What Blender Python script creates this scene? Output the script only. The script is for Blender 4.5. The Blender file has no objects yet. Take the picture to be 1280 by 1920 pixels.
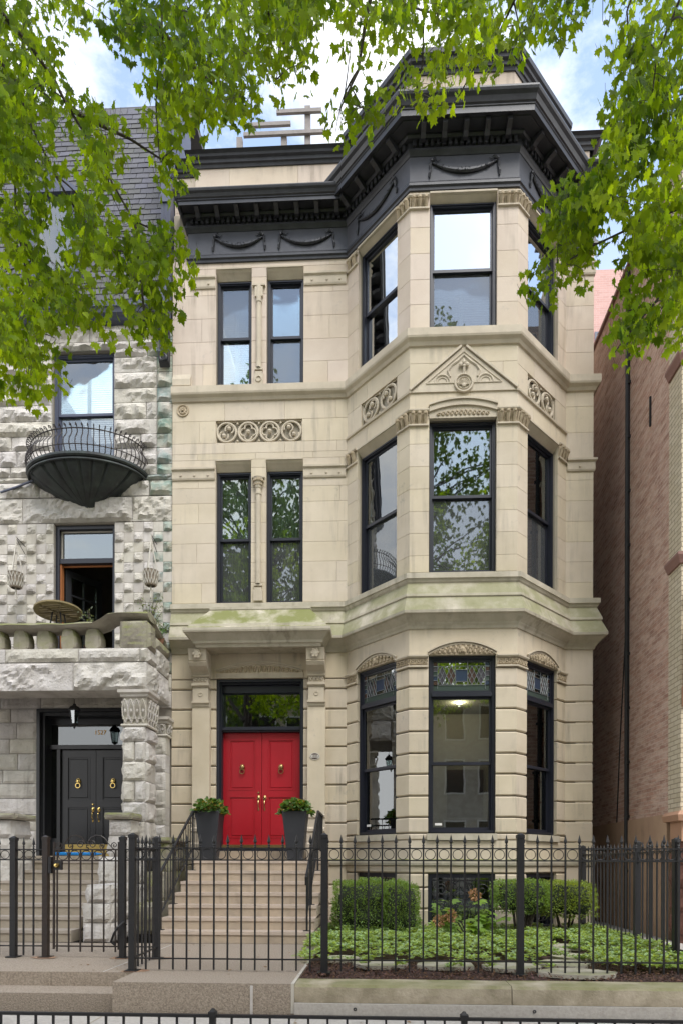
import bpy, bmesh, math, random
from mathutils import Vector, Matrix, noise as mnoise
R = math.radians
random.seed(7)
sc = bpy.context.scene
C = sc.collection

# ------------------------------------------------------------------ camera, sky, sun, exposure
F_PX, YAW, ROLL, PX0, PY0, CZ, CY = 1200., .044, .0028, 657., 1618., 1.155, -12.
cd = bpy.data.cameras.new('camera'); cam = bpy.data.objects.new('camera', cd); C.objects.link(cam)
cd.sensor_fit = 'VERTICAL'; cd.sensor_height = 36; cd.sensor_width = 24
cd.lens = F_PX / 1920 * 36
cd.shift_y = (PY0 - 960) / 1920; cd.shift_x = -(PX0 - 640) / 1920
cd.clip_end = 2000; cd.clip_start = .05
cam.matrix_world = Matrix.Translation((0, CY, CZ)) @ Matrix.Rotation(YAW, 4, 'Z') @ Matrix.Rotation(R(90), 4, 'X') @ Matrix.Rotation(ROLL, 4, 'Z')
sc.camera = cam
sc.view_settings.view_transform = 'Standard'; sc.view_settings.look = 'None'
sc.view_settings.exposure = 1.22; sc.view_settings.gamma = 1

SUN_EL, SUN_AZ = 56, 28          # azimuth measured from behind the camera towards the right
w = bpy.data.worlds.new('World'); sc.world = w; w.use_nodes = True
nt = w.node_tree; nt.nodes.clear()
N = nt.nodes.new; L = nt.links.new
out = N('ShaderNodeOutputWorld'); bg = N('ShaderNodeBackground'); bg2 = N('ShaderNodeBackground'); mx = N('ShaderNodeMixShader')
sky = N('ShaderNodeTexSky'); sky.sky_type = 'NISHITA'; sky.sun_disc = False
sky.sun_elevation = R(SUN_EL); sky.sun_rotation = R(180 - SUN_AZ); sky.air_density = 1.3; sky.dust_density = .6
bg.inputs[1].default_value = .15; L(sky.outputs[0], bg.inputs[0])
bg2.inputs[0].default_value = (1, .985, .97, 1); bg2.inputs[1].default_value = .86
tc = N('ShaderNodeTexCoord'); mp = N('ShaderNodeMapping'); mp.inputs['Scale'].default_value = (1, 1, 2.1); mp.inputs['Location'].default_value = (.9, .4, .7)
nz = N('ShaderNodeTexNoise'); nz.inputs['Scale'].default_value = 2.6; nz.inputs['Detail'].default_value = 9; nz.inputs['Roughness'].default_value = .62
cr = N('ShaderNodeValToRGB'); cr.color_ramp.elements[0].position = .47; cr.color_ramp.elements[0].color = (.10, .10, .10, 1); cr.color_ramp.elements[1].position = .66
sp = N('ShaderNodeSeparateXYZ'); mr = N('ShaderNodeMapRange')
mr.inputs[1].default_value = .7; mr.inputs[2].default_value = .3; mr.inputs[3].default_value = 0; mr.inputs[4].default_value = .9
ad = N('ShaderNodeMath'); ad.operation = 'ADD'; ad.use_clamp = True
L(tc.outputs['Generated'], mp.inputs[0]); L(mp.outputs[0], nz.inputs[0]); L(nz.outputs[0], cr.inputs[0])
L(tc.outputs['Generated'], sp.inputs[0]); L(sp.outputs[2], mr.inputs[0])
L(cr.outputs[0], ad.inputs[0]); L(mr.outputs[0], ad.inputs[1])
L(ad.outputs[0], mx.inputs[0]); L(bg.outputs[0], mx.inputs[1]); L(bg2.outputs[0], mx.inputs[2]); L(mx.outputs[0], out.inputs[0])

sd = bpy.data.lights.new('sun', 'SUN'); so = bpy.data.objects.new('sun', sd); C.objects.link(so)
sd.energy = 1.5; sd.angle = R(32); sd.color = (1, .96, .9)
dv = Vector((math.sin(R(SUN_AZ)) * math.cos(R(SUN_EL)), -math.cos(R(SUN_AZ)) * math.cos(R(SUN_EL)), math.sin(R(SUN_EL))))
so.rotation_euler = dv.to_track_quat('Z', 'Y').to_euler(); so.location = (6, -20, 30)

# ------------------------------------------------------------------ helpers
def at(px, py, Y):               # photograph position -> the point of the vertical plane y = Y that it shows
    a, b = px - PX0, py - PY0
    dx = math.cos(YAW) * a - math.sin(YAW) * F_PX; dy = math.sin(YAW) * a + math.cos(YAW) * F_PX
    t = (Y - CY) / dy
    return Vector((dx * t, Y, CZ - b * t))

WL = {}
def base(name, loc=(0, 0, 0)):
    o = bpy.data.objects.new(name, None); C.objects.link(o); o.location = loc; o.empty_display_size = .2
    WL[o.name] = Vector(loc); return o
def tag(o, label=None, cat=None, group=None, kind=None):
    if label: o['label'] = label
    if cat: o['category'] = cat
    if group: o['group'] = group
    if kind: o['kind'] = kind
    return o
def dup(o, loc=None, parent=None):
    c = o.copy(); C.objects.link(c)
    if parent: c.parent = parent
    if loc is not None: c.location = loc
    WL[c.name] = Vector(loc) if loc is not None else WL.get(o.name, Vector())
    for ch in list(o.children): dup(ch, None, c)
    return c

class Fr:                         # a wall face: u runs along it, d is outward from it, z is up
    def __init__(s, o, e):
        s.o = Vector((o[0], o[1])); v = Vector((e[0], e[1])) - s.o; s.len = v.length; s.u = v.normalized(); s.n = Vector((s.u.y, -s.u.x))
    def P(s, u, d, z): return (s.o.x + s.u.x * u + s.n.x * d, s.o.y + s.u.y * u + s.n.y * d, z)

class MB:
    def __init__(s): s.v = []; s.f = []; s.m = []
    def add(s, vs, fs, m=0):
        b = len(s.v); s.v += [tuple(p) for p in vs]; s.f += [tuple(b + i for i in f) for f in fs]; s.m += [m] * len(fs)
    def hexa(s, p, m=0): s.add(p, [(0, 3, 2, 1), (4, 5, 6, 7), (0, 1, 5, 4), (1, 2, 6, 5), (2, 3, 7, 6), (3, 0, 4, 7)], m)
    def box(s, x0, x1, y0, y1, z0, z1, m=0):
        s.hexa([(x0, y0, z0), (x1, y0, z0), (x1, y1, z0), (x0, y1, z0), (x0, y0, z1), (x1, y0, z1), (x1, y1, z1), (x0, y1, z1)], m)
    def fbox(s, F, u0, u1, d0, d1, z0, z1, m=0):      # d0 inner, d1 outer
        P = F.P
        s.hexa([P(u0, d1, z0), P(u1, d1, z0), P(u1, d0, z0), P(u0, d0, z0), P(u0, d1, z1), P(u1, d1, z1), P(u1, d0, z1), P(u0, d0, z1)], m)
    def blk(s, F, u0, u1, z0, z1, d0=-.06, d1=0, bv=.005, gl=0, gr=0, gb=.002, gt=.002, m=0):   # ashlar with arrised front edges
        u0 += gl; u1 -= gr; z0 += gb; z1 -= gt; P = F.P
        b = min(bv, (u1 - u0) / 3, (z1 - z0) / 3)
        bl = b if gl else 0; br = b if gr else 0
        v = [P(u0, d0, z0), P(u1, d0, z0), P(u1, d0, z1), P(u0, d0, z1), P(u0, d1 - bl, z0), P(u1, d1 - br, z0), P(u1, d1 - br, z1), P(u0, d1 - bl, z1),
             P(u0 + bl, d1, z0 + b), P(u1 - br, d1, z0 + b), P(u1 - br, d1, z1 - b), P(u0 + bl, d1, z1 - b)]
        if not gl: v[4] = P(u0, d1, z0 + 0); v[7] = P(u0, d1, z1)
        v[4] = P(u0, d1 - b, z0); v[5] = P(u1, d1 - b, z0); v[6] = P(u1, d1 - b, z1); v[7] = P(u0, d1 - b, z1)
        s.add(v, [(0, 4, 7, 3), (1, 2, 6, 5), (0, 1, 5, 4), (3, 7, 6, 2), (4, 5, 9, 8), (5, 6, 10, 9), (6, 7, 11, 10), (7, 4, 8, 11), (8, 9, 10, 11)], m)
    def prism(s, F, pts, d0, d1, m=0):                # polygon in (u,z), thickness d0..d1
        n = len(pts); v = [F.P(u, d1, z) for u, z in pts] + [F.P(u, d0, z) for u, z in pts]
        s.add(v, [tuple(range(n)), tuple(range(2 * n - 1, n - 1, -1))] + [(i, i + n, (i + 1) % n + n, (i + 1) % n) for i in range(n)], m)
    def tube(s, pts, r, n=6, m=0, cap=True):
        pts = [Vector(p) for p in pts]; k = len(pts)
        rr = r if isinstance(r, (list, tuple)) else [r] * k
        up = None; rings = []
        for i, p in enumerate(pts):
            t = (pts[min(i + 1, k - 1)] - pts[max(i - 1, 0)])
            if t.length < 1e-9: t = Vector((0, 0, 1))
            t.normalize()
            if up is None: up = Vector((0, 0, 1)) if abs(t.z) < .9 else Vector((1, 0, 0))
            a = t.cross(up)
            if a.length < 1e-4: a = t.orthogonal()
            a.normalize(); up = a.cross(t).normalized()
            rings.append([p + (a * math.cos(q) + up * math.sin(q)) * rr[i] for q in [2 * math.pi * (j + .5) / n for j in range(n)]])
        v = [q for g in rings for q in g]; f = []
        for i in range(k - 1):
            for j in range(n):
                a, b = i * n + j, i * n + (j + 1) % n; f.append((a, b, b + n, a + n))
        if cap: f += [tuple(range(n - 1, -1, -1)), tuple(range((k - 1) * n, k * n))]
        s.add(v, f, m)
    def lathe(s, prof, c, n=16, m=0, axis=None, a0=0, a1=2 * math.pi):   # prof [(r,h)]; axis: (e1,e2,e3)
        e1, e2, e3 = axis or (Vector((1, 0, 0)), Vector((0, 1, 0)), Vector((0, 0, 1)))
        c = Vector(c); full = abs(a1 - a0 - 2 * math.pi) < 1e-6; k = n if full else n + 1; v = []; f = []
        for r, h in prof:
            for j in range(k):
                a = a0 + (a1 - a0) * j / n; v.append(c + e1 * (r * math.cos(a)) + e2 * (r * math.sin(a)) + e3 * h)
        for i in range(len(prof) - 1):
            for j in range(n):
                a, b = i * k + j, i * k + (j + 1) % k; f.append((a, b, b + k, a + k))
        s.add(v, f, m)
    def ball(s, c, r, n=8, m=0):
        r = r if isinstance(r, (tuple, list)) else (r, r, r); h = max(3, n // 2); v = [(c[0], c[1], c[2] - r[2])]; f = []
        for i in range(1, h):
            t = -math.pi / 2 + math.pi * i / h
            for j in range(n):
                q = 2 * math.pi * j / n; v.append((c[0] + r[0] * math.cos(t) * math.cos(q), c[1] + r[1] * math.cos(t) * math.sin(q), c[2] + r[2] * math.sin(t)))
        v.append((c[0], c[1], c[2] + r[2])); top = len(v) - 1
        for j in range(n):
            f.append((0, 1 + (j + 1) % n, 1 + j)); f.append((top, 1 + (h - 2) * n + j, 1 + (h - 2) * n + (j + 1) % n))
            for i in range(h - 2):
                a = 1 + i * n + j; b = 1 + i * n + (j + 1) % n; f.append((a, b, b + n, a + n))
        s.add(v, f, m)
    def sweep(s, prof, path, m=0):                    # prof [(outward d, z)] carried along a plan polyline with mitred corners
        n = len(path); pv = [Vector(p) for p in path]; off = []
        for i in range(n):
            nn = []
            if i > 0: e = (pv[i] - pv[i - 1]).normalized(); nn.append(Vector((e.y, -e.x)))
            if i < n - 1: e = (pv[i + 1] - pv[i]).normalized(); nn.append(Vector((e.y, -e.x)))
            if len(nn) == 1: off.append(nn[0])
            else:
                b = (nn[0] + nn[1]).normalized(); off.append(b / max(.2, b.dot(nn[0])))
        k = len(prof); v = []
        for i in range(n):
            for d, z in prof: v.append((pv[i].x + off[i].x * d, pv[i].y + off[i].y * d, z))
        f = []
        for i in range(n - 1):
            for j in range(k):
                a, b = i * k + j, i * k + (j + 1) % k; f.append((a, a + k, b + k, b))
        f += [tuple(range(k)), tuple(range(n * k - 1, (n - 1) * k - 1, -1))]
        s.add(v, f, m)
    def ring(s, F, u, z, d, Rr, r, n=20, k=6, a0=0, a1=2 * math.pi, m=0):
        full = abs(a1 - a0 - 2 * math.pi) < 1e-6
        pts = [F.P(u + Rr * math.cos(a0 + (a1 - a0) * i / n), d, z + Rr * math.sin(a0 + (a1 - a0) * i / n)) for i in range(n + 1)]
        s.tube(pts, r, k, m, cap=not full)
    def build(s, name, mats, parent=None, smooth=False, recalc=True, loc=None):
        me = bpy.data.meshes.new(name); off = WL.get(parent.name, Vector()) if parent else Vector(loc or (0, 0, 0))
        me.from_pydata([(x - off.x, y - off.y, z - off.z) for x, y, z in s.v], [], s.f)
        mats = mats if isinstance(mats, (list, tuple)) else [mats]
        for q in mats: me.materials.append(q)
        if len(mats) > 1: me.polygons.foreach_set('material_index', s.m)
        if recalc:
            b = bmesh.new(); b.from_mesh(me); bmesh.ops.recalc_face_normals(b, faces=b.faces); b.to_mesh(me); b.free()
        if smooth:
            me.polygons.foreach_set('use_smooth', [True] * len(me.polygons)); me.set_sharp_from_angle(angle=R(40))
        me.update()
        o = bpy.data.objects.new(name, me); C.objects.link(o)
        if parent: o.parent = parent; WL[o.name] = off
        else: o.location = off; WL[o.name] = off
        return o

def S(h, k=1):
    c = [int(h[i:i + 2], 16) / 255 for i in (0, 2, 4)]
    return tuple((x / 12.92 if x < .04045 else ((x + .055) / 1.055) ** 2.4) * k for x in c)

def mat(name, col, rough=.7, metal=0, c2=None, nscale=3, namt=.5, bump=0, bscale=20, isl=0, streak=0, streakc=(.1, .1, .09), moss=0, trans=0, coat=0, mossup=.35, spots=0, spotc=(.1, .09, .08), hue=0):
    m = bpy.data.materials.new(name); m.use_nodes = True; nt = m.node_tree; N = nt.nodes.new; L = nt.links.new
    p = nt.nodes['Principled BSDF']; p.inputs['Roughness'].default_value = rough; p.inputs['Metallic'].default_value = metal
    p.inputs['Coat Weight'].default_value = coat
    tc = N('ShaderNodeTexCoord'); ge = N('ShaderNodeNewGeometry')
    cur = N('ShaderNodeRGB'); cur.outputs[0].default_value = (*col, 1); cur = cur.outputs[0]
    def nzz(sc_, det=5, vec=None, ro=.6):
        n = N('ShaderNodeTexNoise'); n.inputs['Scale'].default_value = sc_; n.inputs['Detail'].default_value = det; n.inputs['Roughness'].default_value = ro
        L(vec or tc.outputs['Object'], n.inputs[0]); return n.outputs[0]
    def mixc(fac, a, b, t='MIX'):
        x = N('ShaderNodeMix'); x.data_type = 'RGBA'; x.blend_type = t
        if isinstance(fac, float): x.inputs[0].default_value = fac
        else: L(fac, x.inputs[0])
        L(a, x.inputs[6])
        if isinstance(b, tuple): x.inputs[7].default_value = (*b[:3], 1)
        else: L(b, x.inputs[7])
        return x.outputs[2]
    def mrange(v, a, b, c=0, d=1):
        x = N('ShaderNodeMapRange'); L(v, x.inputs[0])
        for i, q in enumerate((a, b, c, d)): x.inputs[i + 1].default_value = q
        return x.outputs[0]
    def mul(a, b):
        x = N('ShaderNodeMath'); x.operation = 'MULTIPLY'; L(a, x.inputs[0])
        if isinstance(b, (int, float)): x.inputs[1].default_value = b
        else: L(b, x.inputs[1])
        return x.outputs[0]
    if c2: cur = mixc(mul(mrange(nzz(nscale), .35, .65), namt), cur, c2)
    if isl:
        cb = N('ShaderNodeCombineXYZ'); v = mrange(ge.outputs['Random Per Island'], 0, 1, 1 - isl, 1 + isl * .6)
        fr = N('ShaderNodeMath'); fr.operation = 'FRACT'; L(mul(ge.outputs['Random Per Island'], 7.3), fr.inputs[0])
        L(v, cb.inputs[0]); L(v, cb.inputs[1]); L(mul(v, mrange(fr.outputs[0], 0, 1, 1 - isl * .9, 1 + isl * .5)), cb.inputs[2])
        cur = mixc(1., cur, cb.outputs[0], 'MULTIPLY')
    if streak:
        mp = N('ShaderNodeMapping'); mp.inputs['Scale'].default_value = (6, 6, .5); L(tc.outputs['Object'], mp.inputs[0])
        f = mul(mul(mrange(nzz(1.3, 6, mp.outputs[0]), .5, .75), mrange(nzz(.8), .45, .6)), streak); cur = mixc(f, cur, streakc)
    if spots: cur = mixc(mul(mrange(nzz(7, 8, None, .75), .56, .72), mul(mrange(nzz(.9), .5, .62), spots)), cur, spotc)
    if moss:
        sx = N('ShaderNodeSeparateXYZ'); L(ge.outputs['Normal'], sx.inputs[0])
        f = mul(mul(mrange(sx.outputs[2], mossup - .3, mossup + .2), mrange(nzz(2.2, 6), .34, .56)), moss); cur = mixc(f, cur, (.15, .165, .035))
    L(cur, p.inputs['Base Color'])
    if bump:
        b = N('ShaderNodeBump'); b.inputs['Strength'].default_value = bump; b.inputs['Distance'].default_value = .02
        L(nzz(bscale, 8), b.inputs['Height']); L(b.outputs[0], p.inputs['Normal'])
    if trans:
        tr = N('ShaderNodeBsdfTranslucent'); ms = N('ShaderNodeMixShader'); ms.inputs[0].default_value = trans
        hs = N('ShaderNodeMix'); hs.data_type = 'RGBA'; hs.blend_type = 'MULTIPLY'; hs.inputs[0].default_value = 1; L(cur, hs.inputs[6]); hs.inputs[7].default_value = (3.9, 3.2, .8, 1)
        L(hs.outputs[2], tr.inputs[0]); L(p.outputs[0], ms.inputs[1]); L(tr.outputs[0], ms.inputs[2]); L(ms.outputs[0], nt.nodes['Material Output'].inputs[0])
    return m

def glass(name, tint=(.8, .9, .88), refl=.3, screen=0):
    m = bpy.data.materials.new(name); m.use_nodes = True; nt = m.node_tree; N = nt.nodes.new; L = nt.links.new; nt.nodes.clear()
    o = N('ShaderNodeOutputMaterial'); t = N('ShaderNodeBsdfTransparent'); t.inputs[0].default_value = (*tint, 1)
    g = N('ShaderNodeBsdfGlossy'); g.inputs['Roughness'].default_value = .012; g.inputs[0].default_value = (.92, .97, 1, 1)
    lw = N('ShaderNodeFresnel'); lw.inputs[0].default_value = 1.5
    mr = N('ShaderNodeMapRange'); mr.inputs[3].default_value = refl; mr.inputs[4].default_value = 1; L(lw.outputs[0], mr.inputs[0])
    tc = N('ShaderNodeTexCoord'); nz = N('ShaderNodeTexNoise'); nz.inputs['Scale'].default_value = 2.2; nz.inputs['Detail'].default_value = 1; L(tc.outputs['Object'], nz.inputs[0])
    b = N('ShaderNodeBump'); b.inputs['Strength'].default_value = .014; b.inputs['Distance'].default_value = .05; L(nz.outputs[0], b.inputs['Height']); L(b.outputs[0], g.inputs['Normal'])
    x = N('ShaderNodeMixShader'); L(mr.outputs[0], x.inputs[0]); L(t.outputs[0], x.inputs[1]); L(g.outputs[0], x.inputs[2])
    if screen:
        df = N('ShaderNodeBsdfDiffuse'); df.inputs[0].default_value = (.14, .145, .155, 1); y = N('ShaderNodeMixShader'); y.inputs[0].default_value = screen
        L(x.outputs[0], y.inputs[1]); L(df.outputs[0], y.inputs[2]); L(y.outputs[0], o.inputs[0])
    else: L(x.outputs[0], o.inputs[0])
    return m

def brickmat(name, ca, cb, cm, axes='yz', bw=.21, bh=.072, mort=.008, rough=.85, blotch=None, bl=.5, bump=.6, streaky=0):
    m = bpy.data.materials.new(name); m.use_nodes = True; nt = m.node_tree; N = nt.nodes.new; L = nt.links.new
    p = nt.nodes['Principled BSDF']; p.inputs['Roughness'].default_value = rough
    tc = N('ShaderNodeTexCoord'); sx = N('ShaderNodeSeparateXYZ'); cx = N('ShaderNodeCombineXYZ'); L(tc.outputs['Object'], sx.inputs[0])
    if axes == 'sum':
        a = N('ShaderNodeMath'); L(sx.outputs[0], a.inputs[0]); L(sx.outputs[1], a.inputs[1]); L(a.outputs[0], cx.inputs[0])
    else: L(sx.outputs['xyz'.index(axes[0])], cx.inputs[0])
    L(sx.outputs[2], cx.inputs[1])
    b = N('ShaderNodeTexBrick'); b.inputs['Scale'].default_value = 1; b.inputs['Brick Width'].default_value = bw; b.inputs['Row Height'].default_value = bh
    b.inputs['Mortar Size'].default_value = mort; b.inputs['Mortar Smooth'].default_value = .3
    b.inputs['Color1'].default_value = (*ca, 1); b.inputs['Color2'].default_value = (*cb, 1); b.inputs['Mortar'].default_value = (*cm, 1); L(cx.outputs[0], b.inputs[0])
    cur = b.outputs[0]
    if blotch:
        n = N('ShaderNodeTexNoise'); n.inputs['Scale'].default_value = 9 if streaky else 1.2; n.inputs['Detail'].default_value = 9; n.inputs['Roughness'].default_value = .72
        mp = N('ShaderNodeMapping'); mp.inputs['Scale'].default_value = (1, .35, 1.3) if streaky else (1, 1, 1); L(tc.outputs['Object'], mp.inputs[0]); L(mp.outputs[0], n.inputs[0])
        r = N('ShaderNodeMapRange'); L(n.outputs[0], r.inputs[0]); r.inputs[1].default_value = .42; r.inputs[2].default_value = .6; r.inputs[4].default_value = bl
        x = N('ShaderNodeMix'); x.data_type = 'RGBA'; L(r.outputs[0], x.inputs[0]); L(cur, x.inputs[6]); x.inputs[7].default_value = (*blotch, 1); cur = x.outputs[2]
    L(cur, p.inputs['Base Color'])
    bp = N('ShaderNodeBump'); bp.inputs['Strength'].default_value = bump; bp.inputs['Distance'].default_value = .012; bp.invert = True
    L(b.outputs['Fac'], bp.inputs['Height']); n2 = N('ShaderNodeTexNoise'); n2.inputs['Scale'].default_value = 30; n2.inputs['Detail'].default_value = 6; L(tc.outputs['Object'], n2.inputs[0])
    b2 = N('ShaderNodeBump'); b2.inputs['Strength'].default_value = .5; b2.inputs['Distance'].default_value = .02; L(n2.outputs[0], b2.inputs['Height']); L(bp.outputs[0], b2.inputs['Normal']); L(b2.outputs[0], p.inputs['Normal'])
    return m

M = {}
M['stone'] = mat('buff_ashlar', (.585, .51, .40), .8, c2=(.49, .42, .315), nscale=1.3, namt=.8, isl=.055, bump=.16, bscale=60, streak=.8, streakc=(.25, .22, .18), spots=.75, spotc=(.2, .2, .19))
M['pink'] = mat('rosy_ashlar', (.595, .51, .42), .8, c2=(.51, .42, .335), nscale=1.3, namt=.8, isl=.06, bump=.16, bscale=60, streak=.8, streakc=(.27, .22, .17), spots=.55, spotc=(.2, .2, .2))
M['trim'] = mat('buff_trim', (.53, .465, .36), .8, c2=(.40, .345, .265), nscale=3.1, namt=.7, bump=.12, bscale=50, streak=.4, streakc=(.2, .18, .13))
M['mossy'] = mat('mossy_trim', (.50, .455, .365), .85, c2=(.33, .30, .22), nscale=3, namt=.7, bump=.2, bscale=50, streak=.7, streakc=(.16, .14, .1), moss=.9)
M['carve'] = mat('carved_stone', (.47, .385, .265), .8, c2=(.3, .24, .16), nscale=14, namt=.7, bump=.25, bscale=70)
M['mortar'] = mat('joint', (.34, .30, .235), .9)
M['black'] = mat('painted_cornice_metal', (.020, .021, .026), .42, c2=(.04, .042, .05), nscale=5, namt=.8, bump=.12, bscale=9, spots=.25, spotc=(.1, .1, .1))
M['frieze'] = mat('painted_frieze', (.062, .065, .078), .5, c2=(.045, .047, .058), nscale=4, namt=.8, bump=.1, bscale=12)
M['frame'] = mat('dark_window_paint', (.016, .018, .028), .38)
M['framelite'] = mat('slate_blue_paint', (.075, .085, .13), .45)
M['iron'] = mat('black_iron', (.010, .010, .012), .5, c2=(.02, .019, .018), nscale=30, bump=.08, bscale=90)
M['ironb'] = mat('brownish_iron', (.02, .015, .013), .45, c2=(.035, .02, .014), nscale=12, bump=.08, bscale=90)
M['red'] = mat('red_door_paint', (.37, .007, .017), .40, c2=(.29, .005, .012), nscale=2, namt=.6, bump=.05, bscale=60)
M['blackdoor'] = mat('black_door_paint', (.018, .019, .022), .36, bump=.05, bscale=60)
M['brass'] = mat('aged_brass', (.5, .36, .16), .35, 1, c2=(.25, .19, .1), nscale=30)
M['brassb'] = mat('polished_brass', (.85, .62, .22), .2, 1)
M['grey'] = mat('grey_limestone', (.60, .57, .53), .88, c2=(.43, .40, .36), nscale=2.5, namt=.8, isl=.07, bump=.9, bscale=30, streak=.6, streakc=(.18, .16, .14), spots=.6, spotc=(.16, .15, .14))
M['greys'] = mat('smooth_grey_limestone', (.57, .54, .50), .85, c2=(.40, .36, .31), nscale=3, namt=.7, isl=.08, bump=.1, bscale=60, streak=.4, streakc=(.25, .22, .19))
M['greym'] = mat('mossy_grey_limestone', (.36, .33, .27), .9, c2=(.25, .22, .18), nscale=3, namt=.8, bump=.5, bscale=26, moss=.8, mossup=.1)
M['greyc'] = mat('copper_stained_limestone', (.47, .44, .39), .88, c2=(.13, .235, .215), nscale=3.4, namt=.85, isl=.10, bump=.5, bscale=26, streak=.8, streakc=(.08, .12, .11))
M['copper'] = mat('weathered_copper', (.028, .03, .032), .5, .3, c2=(.05, .065, .06), nscale=5, namt=.8, bump=.2, bscale=25, streak=.7, streakc=(.22, .27, .24))
M['slate'] = mat('grey_slate', (.105, .105, .118), .7, c2=(.07, .07, .082), nscale=6, isl=.22, bump=.25, bscale=18)
M['agg'] = mat('exposed_aggregate', (.40, .335, .265), .9, c2=(.15, .115, .085), nscale=62, namt=.7, bump=.7, bscale=95, spots=.3, spotc=(.2, .15, .1))
M['step'] = mat('pinkish_step_stone', (.48, .385, .295), .85, c2=(.36, .295, .235), nscale=3, namt=.8, bump=.2, bscale=70, streak=.5, streakc=(.2, .16, .12), isl=.05)
M['stepg'] = mat('worn_grey_step_stone', (.36, .31, .25), .88, c2=(.28, .24, .19), nscale=3, namt=.7, bump=.25, bscale=60, streak=.4, streakc=(.17, .14, .11), isl=.06)
M['conc'] = mat('pavement_concrete', (.44, .41, .37), .9, c2=(.31, .285, .25), nscale=35, namt=.6, streak=.4, bump=.25, bscale=80, spots=.4, spotc=(.22, .19, .15))
M['kerb'] = mat('mossy_kerb_stone', (.42, .36, .27), .9, c2=(.24, .205, .14), nscale=4.5, namt=.9, bump=.5, bscale=40, moss=.55, mossup=.3, spots=.5, spotc=(.16, .18, .08))
M['mulch'] = mat('bark_mulch', (.085, .045, .035), .95, c2=(.03, .016, .012), nscale=45, namt=.9, bump=1, bscale=60)
M['chip'] = mat('bark_chips', (.13, .07, .052), .95, isl=.5)
M['flag'] = mat('flagstone', (.45, .41, .33), .88, c2=(.33, .31, .24), nscale=2.4, namt=.8, bump=.3, bscale=20, moss=.5, mossup=.5, isl=.12)
M['asph'] = mat('asphalt', (.06, .06, .062), .9, bump=.4, bscale=120)
M['soil'] = mat('soil', (.05, .035, .025), .95, bump=.7, bscale=40)
M['stucco'] = mat('brown_stucco', (.42, .28, .18), .9, c2=(.33, .21, .14), nscale=1.6, namt=.8, bump=.3, bscale=25, streak=.6, streakc=(.1, .07, .05))
M['brownst'] = mat('brownstone', (.22, .10, .075), .9, c2=(.13, .06, .045), nscale=3, namt=.8, bump=.8, bscale=14)
M['terra'] = mat('terracotta', (.42, .24, .15), .7, c2=(.33, .18, .115), nscale=4, bump=.1)
M['terrad'] = mat('dull_terracotta', (.27, .15, .125), .8, c2=(.2, .11, .09), nscale=4, bump=.1)
M['brown_brick'] = brickmat('brown_brick', (.46, .265, .195), (.31, .17, .125), (.52, .38, .3), 'yz', blotch=(.66, .5, .41), bl=.65, streaky=1, bump=1)
M['yellow_brick'] = brickmat('yellow_brick', (.60, .52, .39), (.52, .44, .31), (.3, .25, .18), 'sum', bw=.22, bh=.075)
M['pink_brick'] = brickmat('pink_brick', (.62, .38, .34), (.55, .33, .29), (.6, .44, .4), 'xz', bw=.25, bh=.09)  # desaturated, distance haze put into the brick colour
M['opp_brick'] = brickmat('opposite_brick', (.35, .25, .19), (.28, .2, .15), (.3, .27, .23), 'xz')
M['sidew'] = brickmat('cream_side_brick', (.62, .55, .44), (.55, .48, .38), (.5, .45, .38), 'sum')  # unseen wall, its pale colour chosen to bounce light into the passage
M['room'] = mat('dim_plaster', (.3, .27, .23), .9)
M['wood'] = mat('grey_weathered_wood', (.30, .275, .26), .85, c2=(.2, .18, .17), nscale=8, bump=.3, bscale=30)
M['darkwood'] = mat('dark_wood', (.05, .025, .018), .5)
M['orangewood'] = mat('orange_wood_trim', (.45, .17, .06), .55)
M['white'] = mat('white_paint', (.75, .74, .72), .6)
M['blind'] = mat('white_blind_slats', (.75, .8, .79), .7)
M['sheer'] = mat('pale_curtain', (.62, .60, .56), .9, c2=(.5, .46, .4), nscale=6, trans=.0)
M['planter'] = mat('charcoal_planter', (.028, .03, .036), .55, bump=.1, bscale=60)
M['planterb'] = mat('planter', (.3, .15, .09), .8)
M['rope'] = mat('macrame_rope', (.55, .52, .46), .95, bump=.5, bscale=80)
M['basket'] = mat('woven_basket', (.30, .25, .2), .9, bump=.8, bscale=60)
M['bark'] = mat('maple_bark', (.05, .037, .03), .9, c2=(.1, .085, .075), nscale=12, bump=.9, bscale=24)
M['leaf'] = mat('maple_leaf', (.165, .255, .016), .62, c2=(.042, .095, .009), nscale=1.3, namt=.95, isl=.45, trans=.62)  # large dark noise patches paint shaded clumps among lit ones
M['leaf'].node_tree.nodes['Principled BSDF'].inputs['Specular IOR Level'].default_value = .2
M['leafd'] = mat('far_maple_leaf', (.07, .12, .02), .7, c2=(.04, .075, .012), nscale=.8, namt=.8, isl=.4, trans=.3)
M['box'] = mat('boxwood_leaf', (.17, .27, .07), .45, c2=(.09, .17, .045), nscale=3, isl=.4, trans=.25)
M['boxb'] = mat('pale_boxwood_leaf', (.24, .32, .07), .45, c2=(.10, .17, .03), nscale=3, isl=.4, trans=.25)
M['cover'] = mat('pachysandra_leaf', (.28, .39, .18), .42, c2=(.17, .28, .13), nscale=3, isl=.45, trans=.25)
M['poth'] = mat('pot_leaf', (.08, .16, .05), .4, isl=.45, trans=.2)
M['potp'] = mat('variegated_leaf', (.34, .3, .12), .5, c2=(.3, .12, .08), nscale=9, isl=.4, trans=.2)
M['hyd'] = mat('hydrangea_leaf', (.19, .30, .06), .5, c2=(.12, .22, .04), isl=.35, trans=.3)
M['bloom'] = mat('dried_bloom', (.46, .27, .14), .85, c2=(.34, .15, .07), nscale=20, isl=.3)
M['olive'] = mat('olive_leaf', (.13, .17, .09), .55, isl=.4, trans=.2)
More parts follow.
